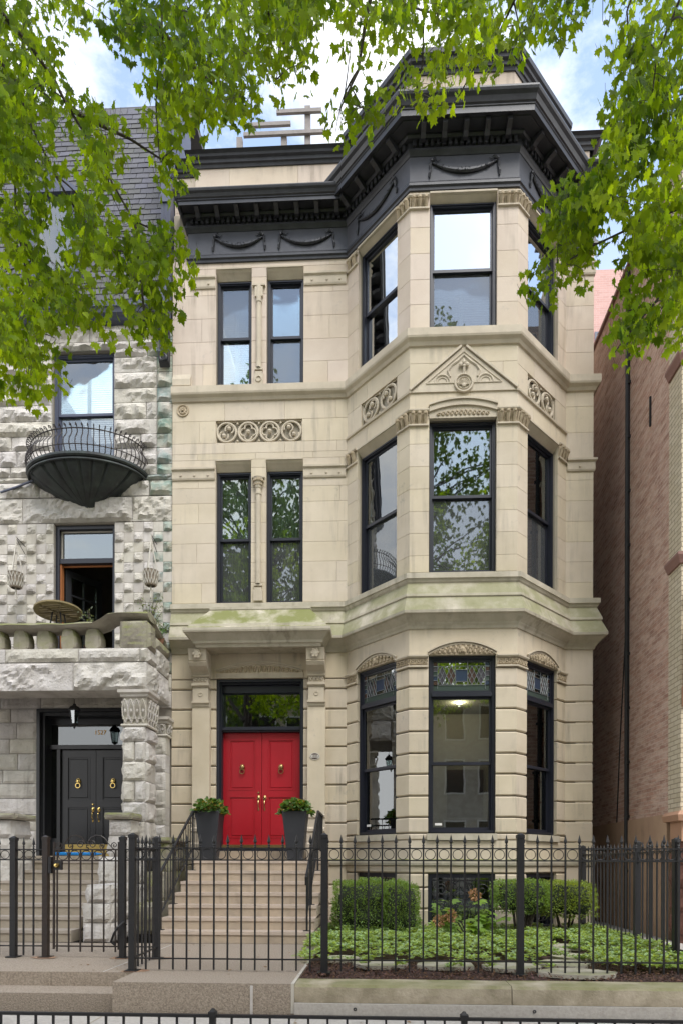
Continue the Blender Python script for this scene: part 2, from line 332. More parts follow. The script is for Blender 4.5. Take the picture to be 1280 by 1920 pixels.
M['core'] = mat('hedge_shade', (.02, .028, .012), .95)  # near-black colour paints the shade inside the hedges
M['mat'] = mat('coir_doormat', (.42, .30, .09), .95, bump=.6, bscale=120)
M['ink'] = mat('dark_print', (.02, .02, .02), .8)
M['gold'] = mat('gold_leaf_numerals', (.6, .33, .07), .4, .6)
M['blue'] = mat('blue_plastic', (.01, .2, .55), .35)
M['glass'] = glass('window_glass')
M['glassd'] = glass('dim_window_glass', (.55, .62, .62), .16)
M['glassb'] = glass('sky_mirroring_glass', (.7, .8, .8), .62); M['glasst'] = glass('shaded_transom_glass', (.3, .32, .34), .10); M['glass2'] = glass('upper_window_glass', (.8, .88, .86), .15); M['screen'] = glass('screened_glass', (.75, .8, .8), .16, .30)  # transom copy darkened, standing in for the dark porch it would mirror
M['lead1'] = mat('lead_came', (.2, .22, .23), .5, .4)
M['sg1'] = mat('amber_glass', (.075, .045, .038), .12); M['sg2'] = mat('blue_glass', (.035, .05, .085), .12); M['sg3'] = mat('green_glass', (.05, .07, .062), .12); M['sg4'] = mat('violet_glass', (.07, .065, .078), .12)
def emis(name, col, k):
    m = bpy.data.materials.new(name); m.use_nodes = True; p = m.node_tree.nodes['Principled BSDF']
    p.inputs['Emission Color'].default_value = (*col, 1); p.inputs['Emission Strength'].default_value = k; return m
M['lamp'] = emis('downlight_glow', (1, .72, .4), 12)

def bands(z0, z1, holes, courses):
    zs = sorted(set([round(z, 3) for z in [z0, z1] + [h[2] for h in holes] + [h[3] for h in holes] + courses if z0 - 1e-4 <= z <= z1 + 1e-4]))
    o = [zs[0]]
    hz = {round(v, 3) for h in holes for v in h[2:4]} | {round(z0, 3), round(z1, 3)}
    for z in zs[1:]:
        if z - o[-1] < .09:
            if z in hz and o[-1] not in hz: o[-1] = z
            elif z in hz: o.append(z)
            continue
        o.append(z)
    return list(zip(o[:-1], o[1:]))
def spans(u0, u1, za, zb, holes):
    iv = [(u0, u1)]; zm = (za + zb) / 2
    for a, b, c, d in holes:
        if c < zm < d:
            nw = []
            for p, q in iv:
                if b <= p or a >= q: nw.append((p, q)); continue
                if a - p > .01: nw.append((p, a))
                if q - b > .01: nw.append((b, q))
            iv = nw
    return iv
def ashlar(mb, F, u0, u1, z0, z1, holes=(), ch=.42, bw=.95, gap=.003, bv=.0025, d=0, th=.06, vgap=True, courses=None, m=0):
    courses = courses if courses is not None else [z0 + ch * i for i in range(1, int((z1 - z0) / ch) + 1)]
    for k, (za, zb) in enumerate(bands(z0, z1, holes, courses)):
        for p, q in spans(u0, u1, za, zb, holes):
            cuts = [p]; j = math.floor((p - (k % 2) * bw * .5) / bw) + 1
            while vgap and j * bw + (k % 2) * bw * .5 < q - .15:
                c = j * bw + (k % 2) * bw * .5 + random.uniform(-.06, .06)
                if c > cuts[-1] + .2: cuts.append(c)
                j += 1
            cuts.append(q)
            for a, b in zip(cuts[:-1], cuts[1:]):
                mb.blk(F, a, b, za, zb, d - th, d, bv, 0 if a == p else gap / 2, 0 if b == q else gap / 2, gap / 2, gap / 2, m)
def backing(mb, F, u0, u1, z0, z1, holes, d0, d1, m=0):
    for za, zb in bands(z0, z1, holes, []):
        for p, q in spans(u0, u1, za, zb, holes): mb.fbox(F, p, q, d0, d1, za, zb, m)

def rock(mb, F, u0, u1, z0, z1, depth=.07, cell=.045, back=-.15, m=0, gap=.006, d=0, flip=1):
    u0 += gap; u1 -= gap; z0 += gap; z1 -= gap
    nu = max(3, int((u1 - u0) / cell)); nz_ = max(3, int((z1 - z0) / cell)); s = Vector((random.uniform(-99, 99), random.uniform(-99, 99), 3))
    W_, H_ = u1 - u0, z1 - z0; pl = []
    for _ in range(7):
        px_, py_ = random.uniform(.1, .9) * W_, random.uniform(.15, .85) * H_; gx, gy = random.uniform(-1.3, 1.3) * depth / min(W_, .5), random.uniform(-1.5, 1.2) * depth / H_; gx = gx if W_ < .6 else gx * .35; pl.append((depth * random.uniform(.6, 1.05) - gx * px_ - gy * py_ + .02, gx, gy))
    g = []
    for j in range(nz_ + 1):
        for i in range(nu + 1):
            a, b = i / nu, j / nz_; e = min(a * (u1 - u0), (1 - a) * (u1 - u0), b * (z1 - z0), (1 - b) * (z1 - z0))
            h = 0
            if e > 1e-6:
                p = Vector((a * (u1 - u0), b * (z1 - z0), 0))
                n2 = mnoise.noise(p * 13 + s * 2); n3 = mnoise.noise(p * 5 + s); q = p + Vector((n3, n2, 0)) * .03
                h = min(min(c0 + cx_ * q.x + cy_ * q.y for c0, cx_, cy_ in pl), depth * 1.1) + depth * (.34 * n2 + .45 * n3 - (.9 * abs(mnoise.noise(p * 3.2 + s)) if W_ > .6 else 0))
                h = max(min(h, e * 1.6 + .004), .004)
            g.append(F.P(u0 + (u1 - u0) * a + (0 if e < 1e-6 else random.uniform(-.006, .006)), d + h, z0 + (z1 - z0) * b + (0 if e < 1e-6 else random.uniform(-.006, .006))))
    W = nu + 1; f = [(j * W + i, j * W + i + 1, (j + 1) * W + i + 1, (j + 1) * W + i) for j in range(nz_) for i in range(nu)]
    b0 = len(g); cs = [0, nu, nz_ * W + nu, nz_ * W]; g += [F.P(u, back, z) for u, z in ((u0, z0), (u1, z0), (u1, z1), (u0, z1))]
    f.append(tuple([b0] + list(range(0, nu + 1)) + [b0 + 1])[::-1]); f.append(tuple([b0 + 1] + [j * W + nu for j in range(nz_ + 1)] + [b0 + 2])[::-1])
    f.append(tuple([b0 + 2] + [nz_ * W + i for i in range(nu, -1, -1)] + [b0 + 3])[::-1]); f.append(tuple([b0 + 3] + [j * W for j in range(nz_, -1, -1)] + [b0])[::-1])
    mb.add(g, f, m)

def frame_box(mb, F, u0, u1, z0, z1, w_, d0, d1, m=0, wb=None):
    wb = wb or w_
    mb.fbox(F, u0, u0 + w_, d0, d1, z0, z1, m); mb.fbox(F, u1 - w_, u1, d0, d1, z0, z1, m)
    mb.fbox(F, u0 + w_, u1 - w_, d0, d1, z0, z0 + wb, m); mb.fbox(F, u0 + w_, u1 - w_, d0, d1, z1 - w_, z1, m)

def window(root, F, u0, u1, z0, z1, rec=.12, mid=.5, top=0, up='glass2', low='screen', blind=None, cas=.055, fm='frame', stained=False, blindz=None):
    b = MB(); g = .002; u0 += g; u1 -= g; z0 += g; z1 -= g
    frame_box(b, F, u0, u1, z0, z1, cas, -rec - .12, -rec)                       # casing
    frame_box(b, F, u0 + .016, u1 - .016, z0 + .016, z1 - .016, .02, -rec, -rec + .018)     # raised bead
    zi0, zi1 = z0 + cas, z1 - cas; ui0, ui1 = u0 + cas, u1 - cas
    if top: b.fbox(F, ui0, ui1, -rec - .1, -rec + .02, zi1 - top - .07, zi1 - top)
    wf = b.build('window', M[fm], root)
    zt = zi1 - top - (.07 if top else 0)
    if top:
        s = MB(); frame_box(s, F, ui0, ui1, zi1 - top, zi1, .035, -rec - .07, -rec - .02); s.build('transom_sash', M[fm], wf)
        a0, a1, c0, c1 = ui0 + .035, ui1 - .035, zi1 - top + .035, zi1 - .035
        s = MB(); s.fbox(F, a0, a1, -rec - .055, -rec - .05, c0, c1); s.build('pane', M['glass'], wf)
        if stained:
            q = MB(); l = MB(); W = a1 - a0; H = c1 - c0; dd = -rec - .036; e = .07; zb = c0 + .1
            def line(p0, p1): l.tube([F.P(p0[0], dd + .008, p0[1]), F.P(p1[0], dd + .008, p1[1])], .0045, 4)
            def quad(pts, mm): q.prism(F, pts, dd - .004, dd, mm)
            cxx = (a0 + a1) / 2; h2 = (c1 - e - zb) / 2; zc = zb + h2; cw = h2 * .62
            quad([(a0, c0), (a1, c0), (a1, zb - .004), (a0, zb - .004)], 2)
            quad([(cxx - cw, zc - cw), (cxx + cw, zc - cw), (cxx + cw, zc + cw), (cxx - cw, zc + cw)], 1)
            for sgn in (-1, 1):
                x0 = cxx + sgn * cw; x1 = (a1 - e) if sgn > 0 else (a0 + e); n = 2; st = (x1 - x0) / n
                for i in range(n):
                    m0 = x0 + st * (i + .5); quad([(m0 - st / 2 * .98, zc), (m0, zc - h2 * .98), (m0 + st / 2 * .98, zc), (m0, zc + h2 * .98)], 0 if i % 2 == 0 else 3)
                    line((m0 - st / 2, zc - h2), (m0 + st / 2, zc + h2)); line((m0 - st / 2, zc + h2), (m0 + st / 2, zc - h2))
                    line((m0 - st / 2, zc), (m0, zc - h2)); line((m0, zc - h2), (m0 + st / 2, zc)); line((m0 + st / 2, zc), (m0, zc + h2)); line((m0, zc + h2), (m0 - st / 2, zc))
                line((x1, c0 + .03), (x1, c1)); line((x0, zb), (x0, c1))
                ax = a0 if sgn < 0 else a1
                for k in range(5):
                    zz0 = zb + (c1 - zb) * k / 5; zz1 = zb + (c1 - zb) * (k + 1) / 5 - .004
                    quad([(min(ax, x1) + .003, zz0), (max(ax, x1) - .003, zz0), (max(ax, x1) - .003, zz1), (min(ax, x1) + .003, zz1)], (k + (sgn > 0)) % 4)
                    line((ax, zz0), (x1, zz0))
            line((a0, zb), (a1, zb)); line((a0, c1 - e), (a1, c1 - e)); line((cxx - cw, zc + cw), (cxx + cw, zc + cw)); line((cxx - cw, zc - cw), (cxx + cw, zc - cw))
            q.build('coloured_glass', [M['sg1'], M['sg2'], M['sg3'], M['sg4']], wf); l.build('leading', M['lead1'], wf)
    zm = zi0 + (zt - zi0) * mid
    for zz0, zz1, dd, key in ((zm - .02, zt, -rec - .045, up), (zi0, zm + .02, -rec - .085, low)):
        s = MB(); frame_box(s, F, ui0, ui1, zz0, zz1, .036, dd - .035, dd, 0, .05); s.build('sash', M[fm], wf)
        s = MB(); s.fbox(F, ui0 + .036, ui1 - .036, dd - .02, dd - .014, zz0 + .05, zz1 - .036); s.build('pane', M[key], wf)
    if blind == 'slats':
        s = MB(); z = (blindz or zi0) + .02
        while z < zt:
            s.hexa([F.P(ui0, -rec - .22, z + .03), F.P(ui1, -rec - .22, z + .03), F.P(ui1, -rec - .19, z), F.P(ui0, -rec - .19, z),
                    F.P(ui0, -rec - .22, z + .034), F.P(ui1, -rec - .22, z + .034), F.P(ui1, -rec - .19, z + .004), F.P(ui0, -rec - .19, z + .004)]); z += .042
        um = (ui0 + ui1) / 2; s.fbox(F, um - .035, um + .035, -rec - .185, -rec - .165, blindz or zi0, zt)
        s.build('blind', M['blind'], wf)
    elif blind == 'sheer':
        s = MB(); n = 28; v = []; f = []
        for i in range(n + 1):
            u = ui0 + (ui1 - ui0) * i / n; d = -rec - .15 + .018 * math.sin(i * 1.9); v += [F.P(u, d, zi0), F.P(u, d, zt)]
        for i in range(n): f.append((2 * i, 2 * i + 2, 2 * i + 3, 2 * i + 1))
        s.add(v, f); s.build('curtain', M['sheer'], wf, recalc=False)
    elif blind == 'sides':
        s = MB()
        for a, c in ((ui0, ui0 + .13), (ui1 - .13, ui1)):
            n = 10; v = []; f = []
            for i in range(n + 1):
                u = a + (c - a) * i / n; d = -rec - .17 + .02 * math.sin(i * 2.1); v += [F.P(u, d, zi0), F.P(u, d, zt)]
            for i in range(n): f.append((2 * i, 2 * i + 2, 2 * i + 3, 2 * i + 1))
            s.add(v, f)
        s.build('curtain', M['sheer'], wf, recalc=False)
    return wf

def leafpts(n=1):   # maple leaf outline in its own plane, tip along +y, unit length about 1
    return [(0, -.02), (.16, -.16), (.22, -.05), (.42, -.08), (.38, .1), (.56, .26), (.40, .33), (.44, .52), (.22, .42), (.16, .62), (.10, .68), (0, .98),
            (-.10, .68), (-.16, .62), (-.22, .42), (-.44, .52), (-.40, .33), (-.56, .26), (-.38, .1), (-.42, -.08), (-.22, -.05), (-.16, -.16)]
LEAF = leafpts()
def maple_leaf(V, Fc, c, tip, nrm, s):
    tip = tip.normalized(); side = tip.cross(nrm)
    if side.length < 1e-3: side = tip.orthogonal()
    side.normalize(); nn = side.cross(tip); b = len(V); cv = random.uniform(.1, .45)
    V.append(tuple(c + tip * (.22 * s)))
    for x, y in LEAF:
        p = c + side * (x * s) + tip * (y * s) - nn * (cv * s * (x * x + .35 * max(0, y - .2) ** 2)); V.append((p.x, p.y, p.z))
    k = len(LEAF)
    for i in range(k): Fc.append((b, b + 1 + i, b + 1 + (i + 1) % k))
def blade(V, Fc, c, tip, nrm, s, wd=.5):            # small pointed leaf, folded along its midrib
    tip = tip.normalized(); side = tip.cross(nrm)
    if side.length < 1e-3: side = tip.orthogonal()
    side.normalize(); nn = side.cross(tip); b = len(V)
    for x, y, z in ((0, 0, 0), (wd * .5, .4, .1), (wd * .42, .72, .08), (0, 1, -.05), (-wd * .42, .72, .08), (-wd * .5, .4, .1), (0, .5, 0)):
        V.append(tuple(c + side * (x * s) + tip * (y * s) + nn * (z * s)))
    Fc += [(b, b + 1, b + 6), (b + 1, b + 2, b + 6), (b + 2, b + 3, b + 6), (b + 3, b + 4, b + 6), (b + 4, b + 5, b + 6), (b + 5, b, b + 6)]
def rv(a=1): return Vector((random.uniform(-a, a), random.uniform(-a, a), random.uniform(-a, a)))
def mesh_from(V, Fc): q = MB(); q.v = V; q.f = Fc; q.m = [0] * len(Fc); return q
def uball():
    while True:
        p = rv()
        if p.length <= 1: return p

# ------------------------------------------------------------------ ground
def flat(name, x0, x1, y0, y1, z0, z1, m):
    b = MB(); b.box(x0, x1, y0, y1, z0, z1); return tag(b.build(name, M[m]), kind='structure')
flat('ground', -150, 150, -150, 200, -1.2, -.46, 'soil')
flat('road', -60, 60, -22, -13.6, -.455, -.44, 'asph')
flat('pavement', -30, 30, -9.6, -6.02, -.455, -.3, 'conc')
flat('tree_lawn', -30, 30, -13.2, -9.604, -.455, -.31, 'soil')
flat('road_kerb', -30, 30, -13.6, -13.204, -.455, -.296, 'conc')
flat('far_pavement', -60, 60, -26, -22.004, -.455, -.3, 'conc')
# pavement joints are real grooves cut as thin dark strips a few mm proud
b = MB()
for x in (-6.2, -4.4, -2.6, -.76, 1.1, 2.9, 4.8): b.box(x - .006, x + .006, -9.6, -6.03, -.3, -.2965)
b.box(-12, 12, -7.62, -7.608, -.3, -.2962)
tag(b.build('pavement_joints', M['mortar']), kind='structure')
# terrace of exposed aggregate (entrance walk)
T = MB()
T.box(-2.56, -.80, -5.93, -2.98, -.46, 0); T.box(-3.45, -2.564, -5.38, -2.98, -.46, -.002)
T.box(-7.5, -3.454, -5.38, -2.98, -.46, -.004)
tag(T.build('entrance_walk', M['agg'], loc=(-2, -4, 0)), kind='structure')
T = MB(); T.box(-7.5, -2.565, -5.76, -5.384, -.46, -.15)
tag(T.build('walk_step', M['agg'], loc=(-4, -5.6, -.3)), kind='structure')
b = MB(); b.box(-.83, -.80, -5.935, -4.0, -.28, .003); b.box(-1.22, -1.195, -5.938, -5.75, -.3, -.02); b.box(-2.9, -2.892, -5.37, -3, -.002, .002)
tag(b.build('walk_seams', M['greys']), kind='structure')
# rust stains of the fence feet are thin sheets on the walk
b = MB()
for x, y in ((-2.58, -5.25), (-2.62, -4.35), (-3.08, -4.35), (-4.03, -4.38)):
    n = 14; v = [(x + .17 * math.cos(i * 6.283 / n) * random.uniform(.7, 1.1), y - .05 + .12 * math.sin(i * 6.283 / n) * random.uniform(.7, 1.1), .0035) for i in range(n)]; b.add(v, [tuple(range(n))])
M['rust'] = mat('rust_stain', (.30, .15, .08), .9, c2=(.36, .27, .19), nscale=9, namt=.9, bump=.5, bscale=95)
tag(b.build('rust_stains', M['rust']), kind='structure')

# garden bed
b = MB(); V = []; n = 40
for j in range(n + 1):
    for i in range(n + 1):
        x = -.8 + 4.5 * i / n; y = -5.62 + 5.6 * j / n; V.append((x, y, -.03 + .03 * mnoise.noise(Vector((x * 3, y * 3, 0)))))
b.add(V, [(j * (n + 1) + i, j * (n + 1) + i + 1, (j + 1) * (n + 1) + i + 1, (j + 1) * (n + 1) + i) for j in range(n) for i in range(n)])
tag(b.build('garden_bed', M['mulch'], recalc=False), kind='structure')
V = []; Fc = []
for _ in range(5200):
    x = random.uniform(-.79, 3.69); y = random.uniform(-5.6, -4.4); c = Vector((x, y, random.uniform(-.03, .012))); blade(V, Fc, c, Vector((random.uniform(-1, 1), random.uniform(-1, 1), random.uniform(-.3, .4))), Vector((0, 0, 1)) + rv(.5), random.uniform(.02, .05), .4)
o = mesh_from(V, Fc).build('bark_mulch', M['chip'], recalc=False); tag(o, 'reddish brown bark mulch along the front of the garden bed', 'mulch', kind='stuff')
# side passage between the houses
flat('side_passage', 3.704, 4.58, -6, 12, -.46, -.05, 'conc')
flat('neighbour_yard', 4.6, 20, -6.0, -2.0, -.46, -.06, 'conc')

# ------------------------------------------------------------------ the buff stone house
house = base('stone_house', (0, 0, 0)); tag(house, 'buff limestone row house with a tall angled bay, black cornice and red double doors', 'house')
BL, FL, FRc, BR = (-.61, 0), (.50, -1.14), (2.30, -1.14), (3.43, 0)
F0, FA, FB, FC, FD = Fr((-3.93, 0), BL), Fr(BL, FL), Fr(FL, FRc), Fr(FRc, BR), Fr(BR, (3.93, 0)); FE = Fr((3.93, 0), (3.93, 10))
X0 = 3.93                                             # u of x on the flat left wall = x + X0
PATH = [(-3.93, 0), BL, FL, FRc, BR, (3.93, 0), (3.93, .8)]
wins = {'A': (.29, 1.29), 'B': (.325, 1.455), 'C': (.31, 1.31)}
DX = (-3.08 + X0, -1.42 + X0)
# openings of each face: (u0, u1, z0, z1)
def face_holes(k): a, b = wins[k]; return [(a, b, -.02, .98), (a, b, 1.66, 4.67), (a, b, 6.07, 8.78 if k != 'B' else 8.66), (a, b, 10.17, 12.48)]
H0 = [(DX[0], DX[1], 1.19, 4.64), (-3.1 + X0, -2.42 + X0, 6.07, 8.78), (-2.14 + X0, -1.44 + X0, 6.07, 8.78), (-3.1 + X0, -2.42 + X0, 10.14, 12.40), (-2.14 + X0, -1.44 + X0, 10.14, 12.40)]
panel0 = [(-3.10 + X0, -1.46 + X0, 9.10, 9.52)]
b = MB()
for F, hs in ((F0, H0), (FA, face_holes('A')), (FB, face_holes('B')), (FC, face_holes('C')), (FD, [])): backing(b, F, 0 if F is F0 else .02, F.len - (.02 if F is not F0 else 0), -.1, 13.5, hs, -.3, -.062)
b.build('wall_core', M['mortar'], house)
# basement and ground-floor courses
b = MB(); g = [1.21, 1.57, 1.93, 2.29, 2.66, 3.01, 3.38, 3.76, 4.14, 4.46]; gl = [1.54, 1.9, 2.26, 2.62, 2.98, 3.34, 3.69, 4.05, 4.43, 4.63]
for F, hs in ((F0, H0), (FA, face_holes('A')), (FB, face_holes('B')), (FC, face_holes('C')), (FD, [])):
    ashlar(b, F, 0, F.len, -.1, 1.12, hs, gap=.02, bv=.02, vgap=False, courses=[.02, .38, .74])
    ashlar(b, F, 0, F.len, 1.12, 1.54, hs, gap=.004, bw=1.4, courses=[])
    if F is F0: ashlar(b, F, 0, F.len, 1.54, 4.63, hs, gap=.022, bv=.018, vgap=False, courses=gl); ashlar(b, F, 0, F.len, 4.63, 5.2, hs, gap=.003, bw=9, courses=[])
    else: ashlar(b, F, 0, F.len, 1.54, 4.46, hs, gap=.022, bv=.018, vgap=False, courses=g); ashlar(b, F, 0, F.len, 4.46, 5.2, hs, gap=.003, bw=9, courses=[])
b.build('rusticated_wall', M['stone'], house)
b = MB(); pA = [(.38, 1.29, 9.14, 9.56)]; pC = [(.31, 1.22, 9.14, 9.56)]
for F, hs, cs in ((F0, H0 + panel0, [6.45, 6.83, 7.2, 7.58, 7.96, 8.25, 8.62, 8.9, 9.1, 9.52]), (FA, face_holes('A') + pA, None), (FB, face_holes('B'), None), (FC, face_holes('C') + pC, None), (FD, [], None)):
    ashlar(b, F, 0, F.len, 5.9, 9.9, hs, courses=cs or [6.35, 6.73, 7.1, 7.48, 7.86, 8.24, 8.62, 9.12, 9.6], bw=1.05)
b.build('second_storey_wall', M['stone'], house)
b = MB()
for F, hs in ((F0, H0), (FA, face_holes('A')), (FB, face_holes('B')), (FC, face_holes('C')), (FD, [])):
    ashlar(b, F, 0, F.len, 9.9, 12.56, hs, courses=[10.14, 10.6, 11.02, 11.46, 11.9, 12.22], bw=1.2)
b.build('third_storey_wall', M['pink'], house)
# side, rear, roof and floors
b = MB(); b.box(3.63, 3.925, .02, 10, -.1, 14.2); b.box(-3.925, 3.625, 9.7, 10, -.1, 14.2); b.box(-3.925, -3.64, .31, 9.69, -.1, 14.2)
b.build('side_wall', M['sidew'], house)
b = MB()
for z in (1.0, 4.9, 9.6, 13.5):
    b.add([(-3.6, .3, z), (3.6, .3, z), (3.6, 9.7, z), (-3.6, 9.7, z)], [(0, 1, 2, 3)]); b.add([(-.2, .29, z), (.65, -.82, z), (2.15, -.82, z), (3.1, .29, z)], [(0, 1, 2, 3)])
b.box(-.75, -.65, .31, 9.6, 1.1, 13.4); b.box(-3.6, 3.6, 4.2, 4.3, 1.1, 13.4)
b.build('floor', M['room'], house, recalc=False)
b = MB(); b.lathe([(.001, 4.885), (.055, 4.885), (.07, 4.875), (.075, 4.899)], (1.85, 3.0, 0), 14); b.build('downlight', M['lamp'], house)
pl_ = bpy.data.lights.new('downlight_glow', 'POINT'); po = bpy.data.objects.new('downlight_glow', pl_); C.objects.link(po); po.parent = house; po.location = (1.85, 3.0, 4.83); pl_.energy = 26; pl_.color = (1, .78, .5); pl_.shadow_soft_size = .015
b = MB(); b.box(.2, 1.0, 3.95, 4.19, 1.3, 3.4); b.box(1.7, 2.6, 4.15, 4.19, 2.3, 3.5); b.box(1.3, 2.4, 2.2, 2.9, 1.02, 1.75); b.build('interior_furniture', M['darkwood'], house)

# mouldings that run round the whole front
b = MB(); b.sweep([(-.02, 1.10), (.035, 1.12), (.045, 1.16), (.045, 1.20), (.025, 1.225), (-.02, 1.225)], [(-.95, 0)] + PATH[1:]); b.build('base_moulding', M['mossy'], house)
WT = [(-.03, 5.10), (.03, 5.11), (.05, 5.15), (.08, 5.18), (.09, 5.20), (.23, 5.30), (.29, 5.315), (.30, 5.36), (.165, 5.60), (.19, 5.615), (.18, 5.66), (.075, 5.86), (.10, 5.88), (.125, 5.925), (.15, 5.93), (.15, 6.02), (-.03, 6.06)]
WT = [(d * .7 if d > 0 else d, z) for d, z in WT]; b = MB(); b.sweep(WT, PATH); b.build('water_table', M['mossy'], house)
SL = [(-.03, 9.86), (.03, 9.88), (.055, 9.93), (.10, 9.97), (.11, 10.0), (.11, 10.12), (.02, 10.165), (-.03, 10.165)]
b = MB(); b.sweep(SL, PATH); b.build('sill_course', M['trim'], house)
BD = [(-.03, 8.39), (.02, 8.40), (.03, 8.43), (.03, 8.56), (.06, 8.585), (.06, 8.62), (-.03, 8.635)]
BD3 = [(d, z + 3.62) for d, z in BD]
for prof in (BD, BD3):
    for pt, xs in (([(-3.93 if prof is BD else -3.57, 0), (-3.11, 0)], (-3.76, -3.5, -3.24)), ([(-1.43, 0), (-.64, 0)], (-1.28, -1.0, -.76)), ([(3.45, 0), (3.93, 0), (3.93, .8)], (3.68,))):
        b = MB(); b.sweep(prof, pt)
        for x in xs: b.lathe([(.001, .045), (.018, .045), (.024, .03), (.03, .028)], (x, 0, prof[0][1] + .09), 8, axis=(Vector((1, 0, 0)), Vector((0, 0, 1)), Vector((0, -1, 0))))
        b.build('band_course', M['trim'], house)
# raised gable moulding and string line over the second-storey bay windows
b = MB()
def fbar(F, p, q, wd, d0, d1, bb=None):
    (u0, z0), (u1, z1) = p, q; L_ = math.hypot(u1 - u0, z1 - z0); nx, nz_ = -(z1 - z0) / L_ * wd / 2, (u1 - u0) / L_ * wd / 2
    (bb or b).prism(F, [(u0 - nx, z0 - nz_), (u1 - nx, z1 - nz_), (u1 + nx, z1 + nz_), (u0 + nx, z0 + nz_)], d0, d1)
fbar(FB, (-.0, 9.14), (.86, 9.85), .035, -.01, .05); fbar(FB, (1.8, 9.14), (.94, 9.85), .035, -.01, .05)
b.prism(FB, [(.02, 9.10), (1.78, 9.10), (.92, 9.83), (.88, 9.83)], -.01, .022)
b.sweep([(-.02, 9.08), (.03, 9.09), (.035, 9.12), (-.02, 9.125)], [BL, FL, FB.P(.02, 0, 0)[:2]]); b.sweep([(-.02, 9.08), (.03, 9.09), (.035, 9.12), (-.02, 9.125)], [FB.P(1.78, 0, 0)[:2], FRc, BR])
gb = b.build('gable', M['trim'], house)
b = MB(); d = .024
def ptri(sc_, cz=9.40): return [(.90 + (u - .90) * sc_, cz + (z - cz) * sc_) for u, z in ((.27, 9.24), (1.53, 9.24), (.90, 9.76))]
t = ptri(1.0); b.tube([FB.P(u, d, z) for u, z in t + t[:1]], .013, 5)
for s_, c in ((1, 0), (-1, 0)):
    b.ring(FB, .90 + s_ * .36, 9.245, d, .13, .016, 10, 5, 0, math.pi); b.ring(FB, .90 + s_ * .36, 9.245, d, .085, .011, 10, 5, 0, math.pi)
b.tube([FB.P(.90 + s * .23, d, 9.36 + h) for s, h in ((-1, -.02), (-1.15, .08), (-.9, .17), (-.45, .24), (0, .34), (.45, .24), (.9, .17), (1.15, .08), (1, -.02))], .02, 5)
b.ring(FB, .90, 9.235, d + .006, .145, .022, 24, 6)
b.ring(FB, .90, 9.235, d + .004, .10, .012, 20, 5)
for i in range(9):
    a = math.pi * (.0 + i / 8); b.tube([FB.P(.90 + .02 * math.cos(a), d + .01, 9.20 + .02 * math.sin(a)), FB.P(.90 + .085 * math.cos(a), d + .02, 9.21 + .085 * math.sin(a))], [.006, .018], 5)
b.lathe([(.0, .02), (.04, .03), (.03, .045), (0, .05)], FB.P(.90, d - .02, 9.195), 8, axis=(Vector((1, 0, 0)), Vector((0, 0, 1)), Vector((0, -1, 0))))
b.tube([FB.P(.90, d, 9.39), FB.P(.90, d + .03, 9.50)], [.03, .02], 6)
for s, h, r in ((-.055, 9.52, .035), (.055, 9.52, .035), (0, 9.50, .03), (0, 9.56, .03)): b.ball(FB.P(.90 + s, d + .03, h), (r, r * .8, r), 8)
b.tube([FB.P(.90, d + .02, 9.55), FB.P(.90, d + .02, 9.64)], [.03, .004], 6)
b.build('carved_ornament', M['trim'], gb)

# lintels, labels and hood moulds
def label(F, u0, u1, zt, zb, rec=.12): b = MB(); b.sweep([(-rec - .08, zb), (-rec + .02, zb), (-.035, zb + (zt - zb) * .45), (-.01, zb + (zt - zb) * .6), (.012, zt - .035), (.03, zt - .03), (.03, zt), (-rec - .08, zt)], [F.P(u0 + .003, 0, 0)[:2], F.P(u1 - .003, 0, 0)[:2]]); b.build('lintel', M['trim'], house)
for u0, u1 in ((H0[1][0], H0[1][1]), (H0[2][0], H0[2][1])): label(F0, u0, u1, 8.777, 8.60); label(F0, u0, u1, 12.397, 12.24)
for F, k in ((FA, 'A'), (FC, 'C')): label(F, *wins[k], 8.777, 8.64); label(F, *wins[k], 12.477, 12.38)
label(FB, *wins['B'], 12.477, 12.38)
def arch(F, u0, u1, zb, rise, th_, d0, d1, bb, n=14):
    pts = []; c = (u0 + u1) / 2; hw = (u1 - u0) / 2
    top = [(c + hw * math.cos(math.pi - math.pi * 0 - i / n * math.pi) if False else u0 + (u1 - u0) * i / n, zb + rise * (1 - ((i / n - .5) * 2) ** 2)) for i in range(n + 1)]
    for i in range(n): (ua, za), (ub, zb_) = top[i], top[i + 1]; bb.prism(F, [(ua, za - th_), (ub, zb_ - th_), (ub, zb_), (ua, za)], d0, d1)
u0, u1 = wins['B']; b = MB()
arch(FB, u0 - .01, u1 + .01, 8.88, .10, .03, -.06, .07, b); arch(FB, u0, u1, 8.85, .10, .09, -.06, .045, b); b.prism(FB, [(u0, 8.66)] + [(u0 + (u1 - u0) * i / 12, 8.765 + .10 * (1 - ((i / 12 - .5) * 2) ** 2)) for i in range(13)] + [(u1, 8.66)], -.08, .015)
b.build('hood_mould', M['trim'], house)
def leafrow(bb, F, u0, u1, z0, z1, d, step=.09, zf=None):
    n = max(2, round((u1 - u0) / step))
    for i in range(n):
        u = u0 + (u1 - u0) * (i + .5) / n; a, c = (z0, z1) if zf is None else zf(u); h = c - a
        if h < .02: continue
        bb.ball(F.P(u, d + .004, a + h * .35), (step * .30, .022, h * .34), 6); bb.ball(F.P(u + step * .18, d + .014, a + h * .72), (step * .3, .02, h * .22), 6)
        bb.tube([F.P(u - step * .3, d, a + h * .1), F.P(u - step * .4, d + .015, a + h * .5), F.P(u - step * .1, d + .02, a + h * .85)], [.006, .01, .004], 4)
b = MB()
leafrow(b, FB, u0 + .12, u1 - .12, 0, 0, .015, .075, lambda u: (8.69, 8.70 + .10 * (1 - ((u - .89) / .565) ** 2)))
b.build('arch_carving', M['carve'], house)
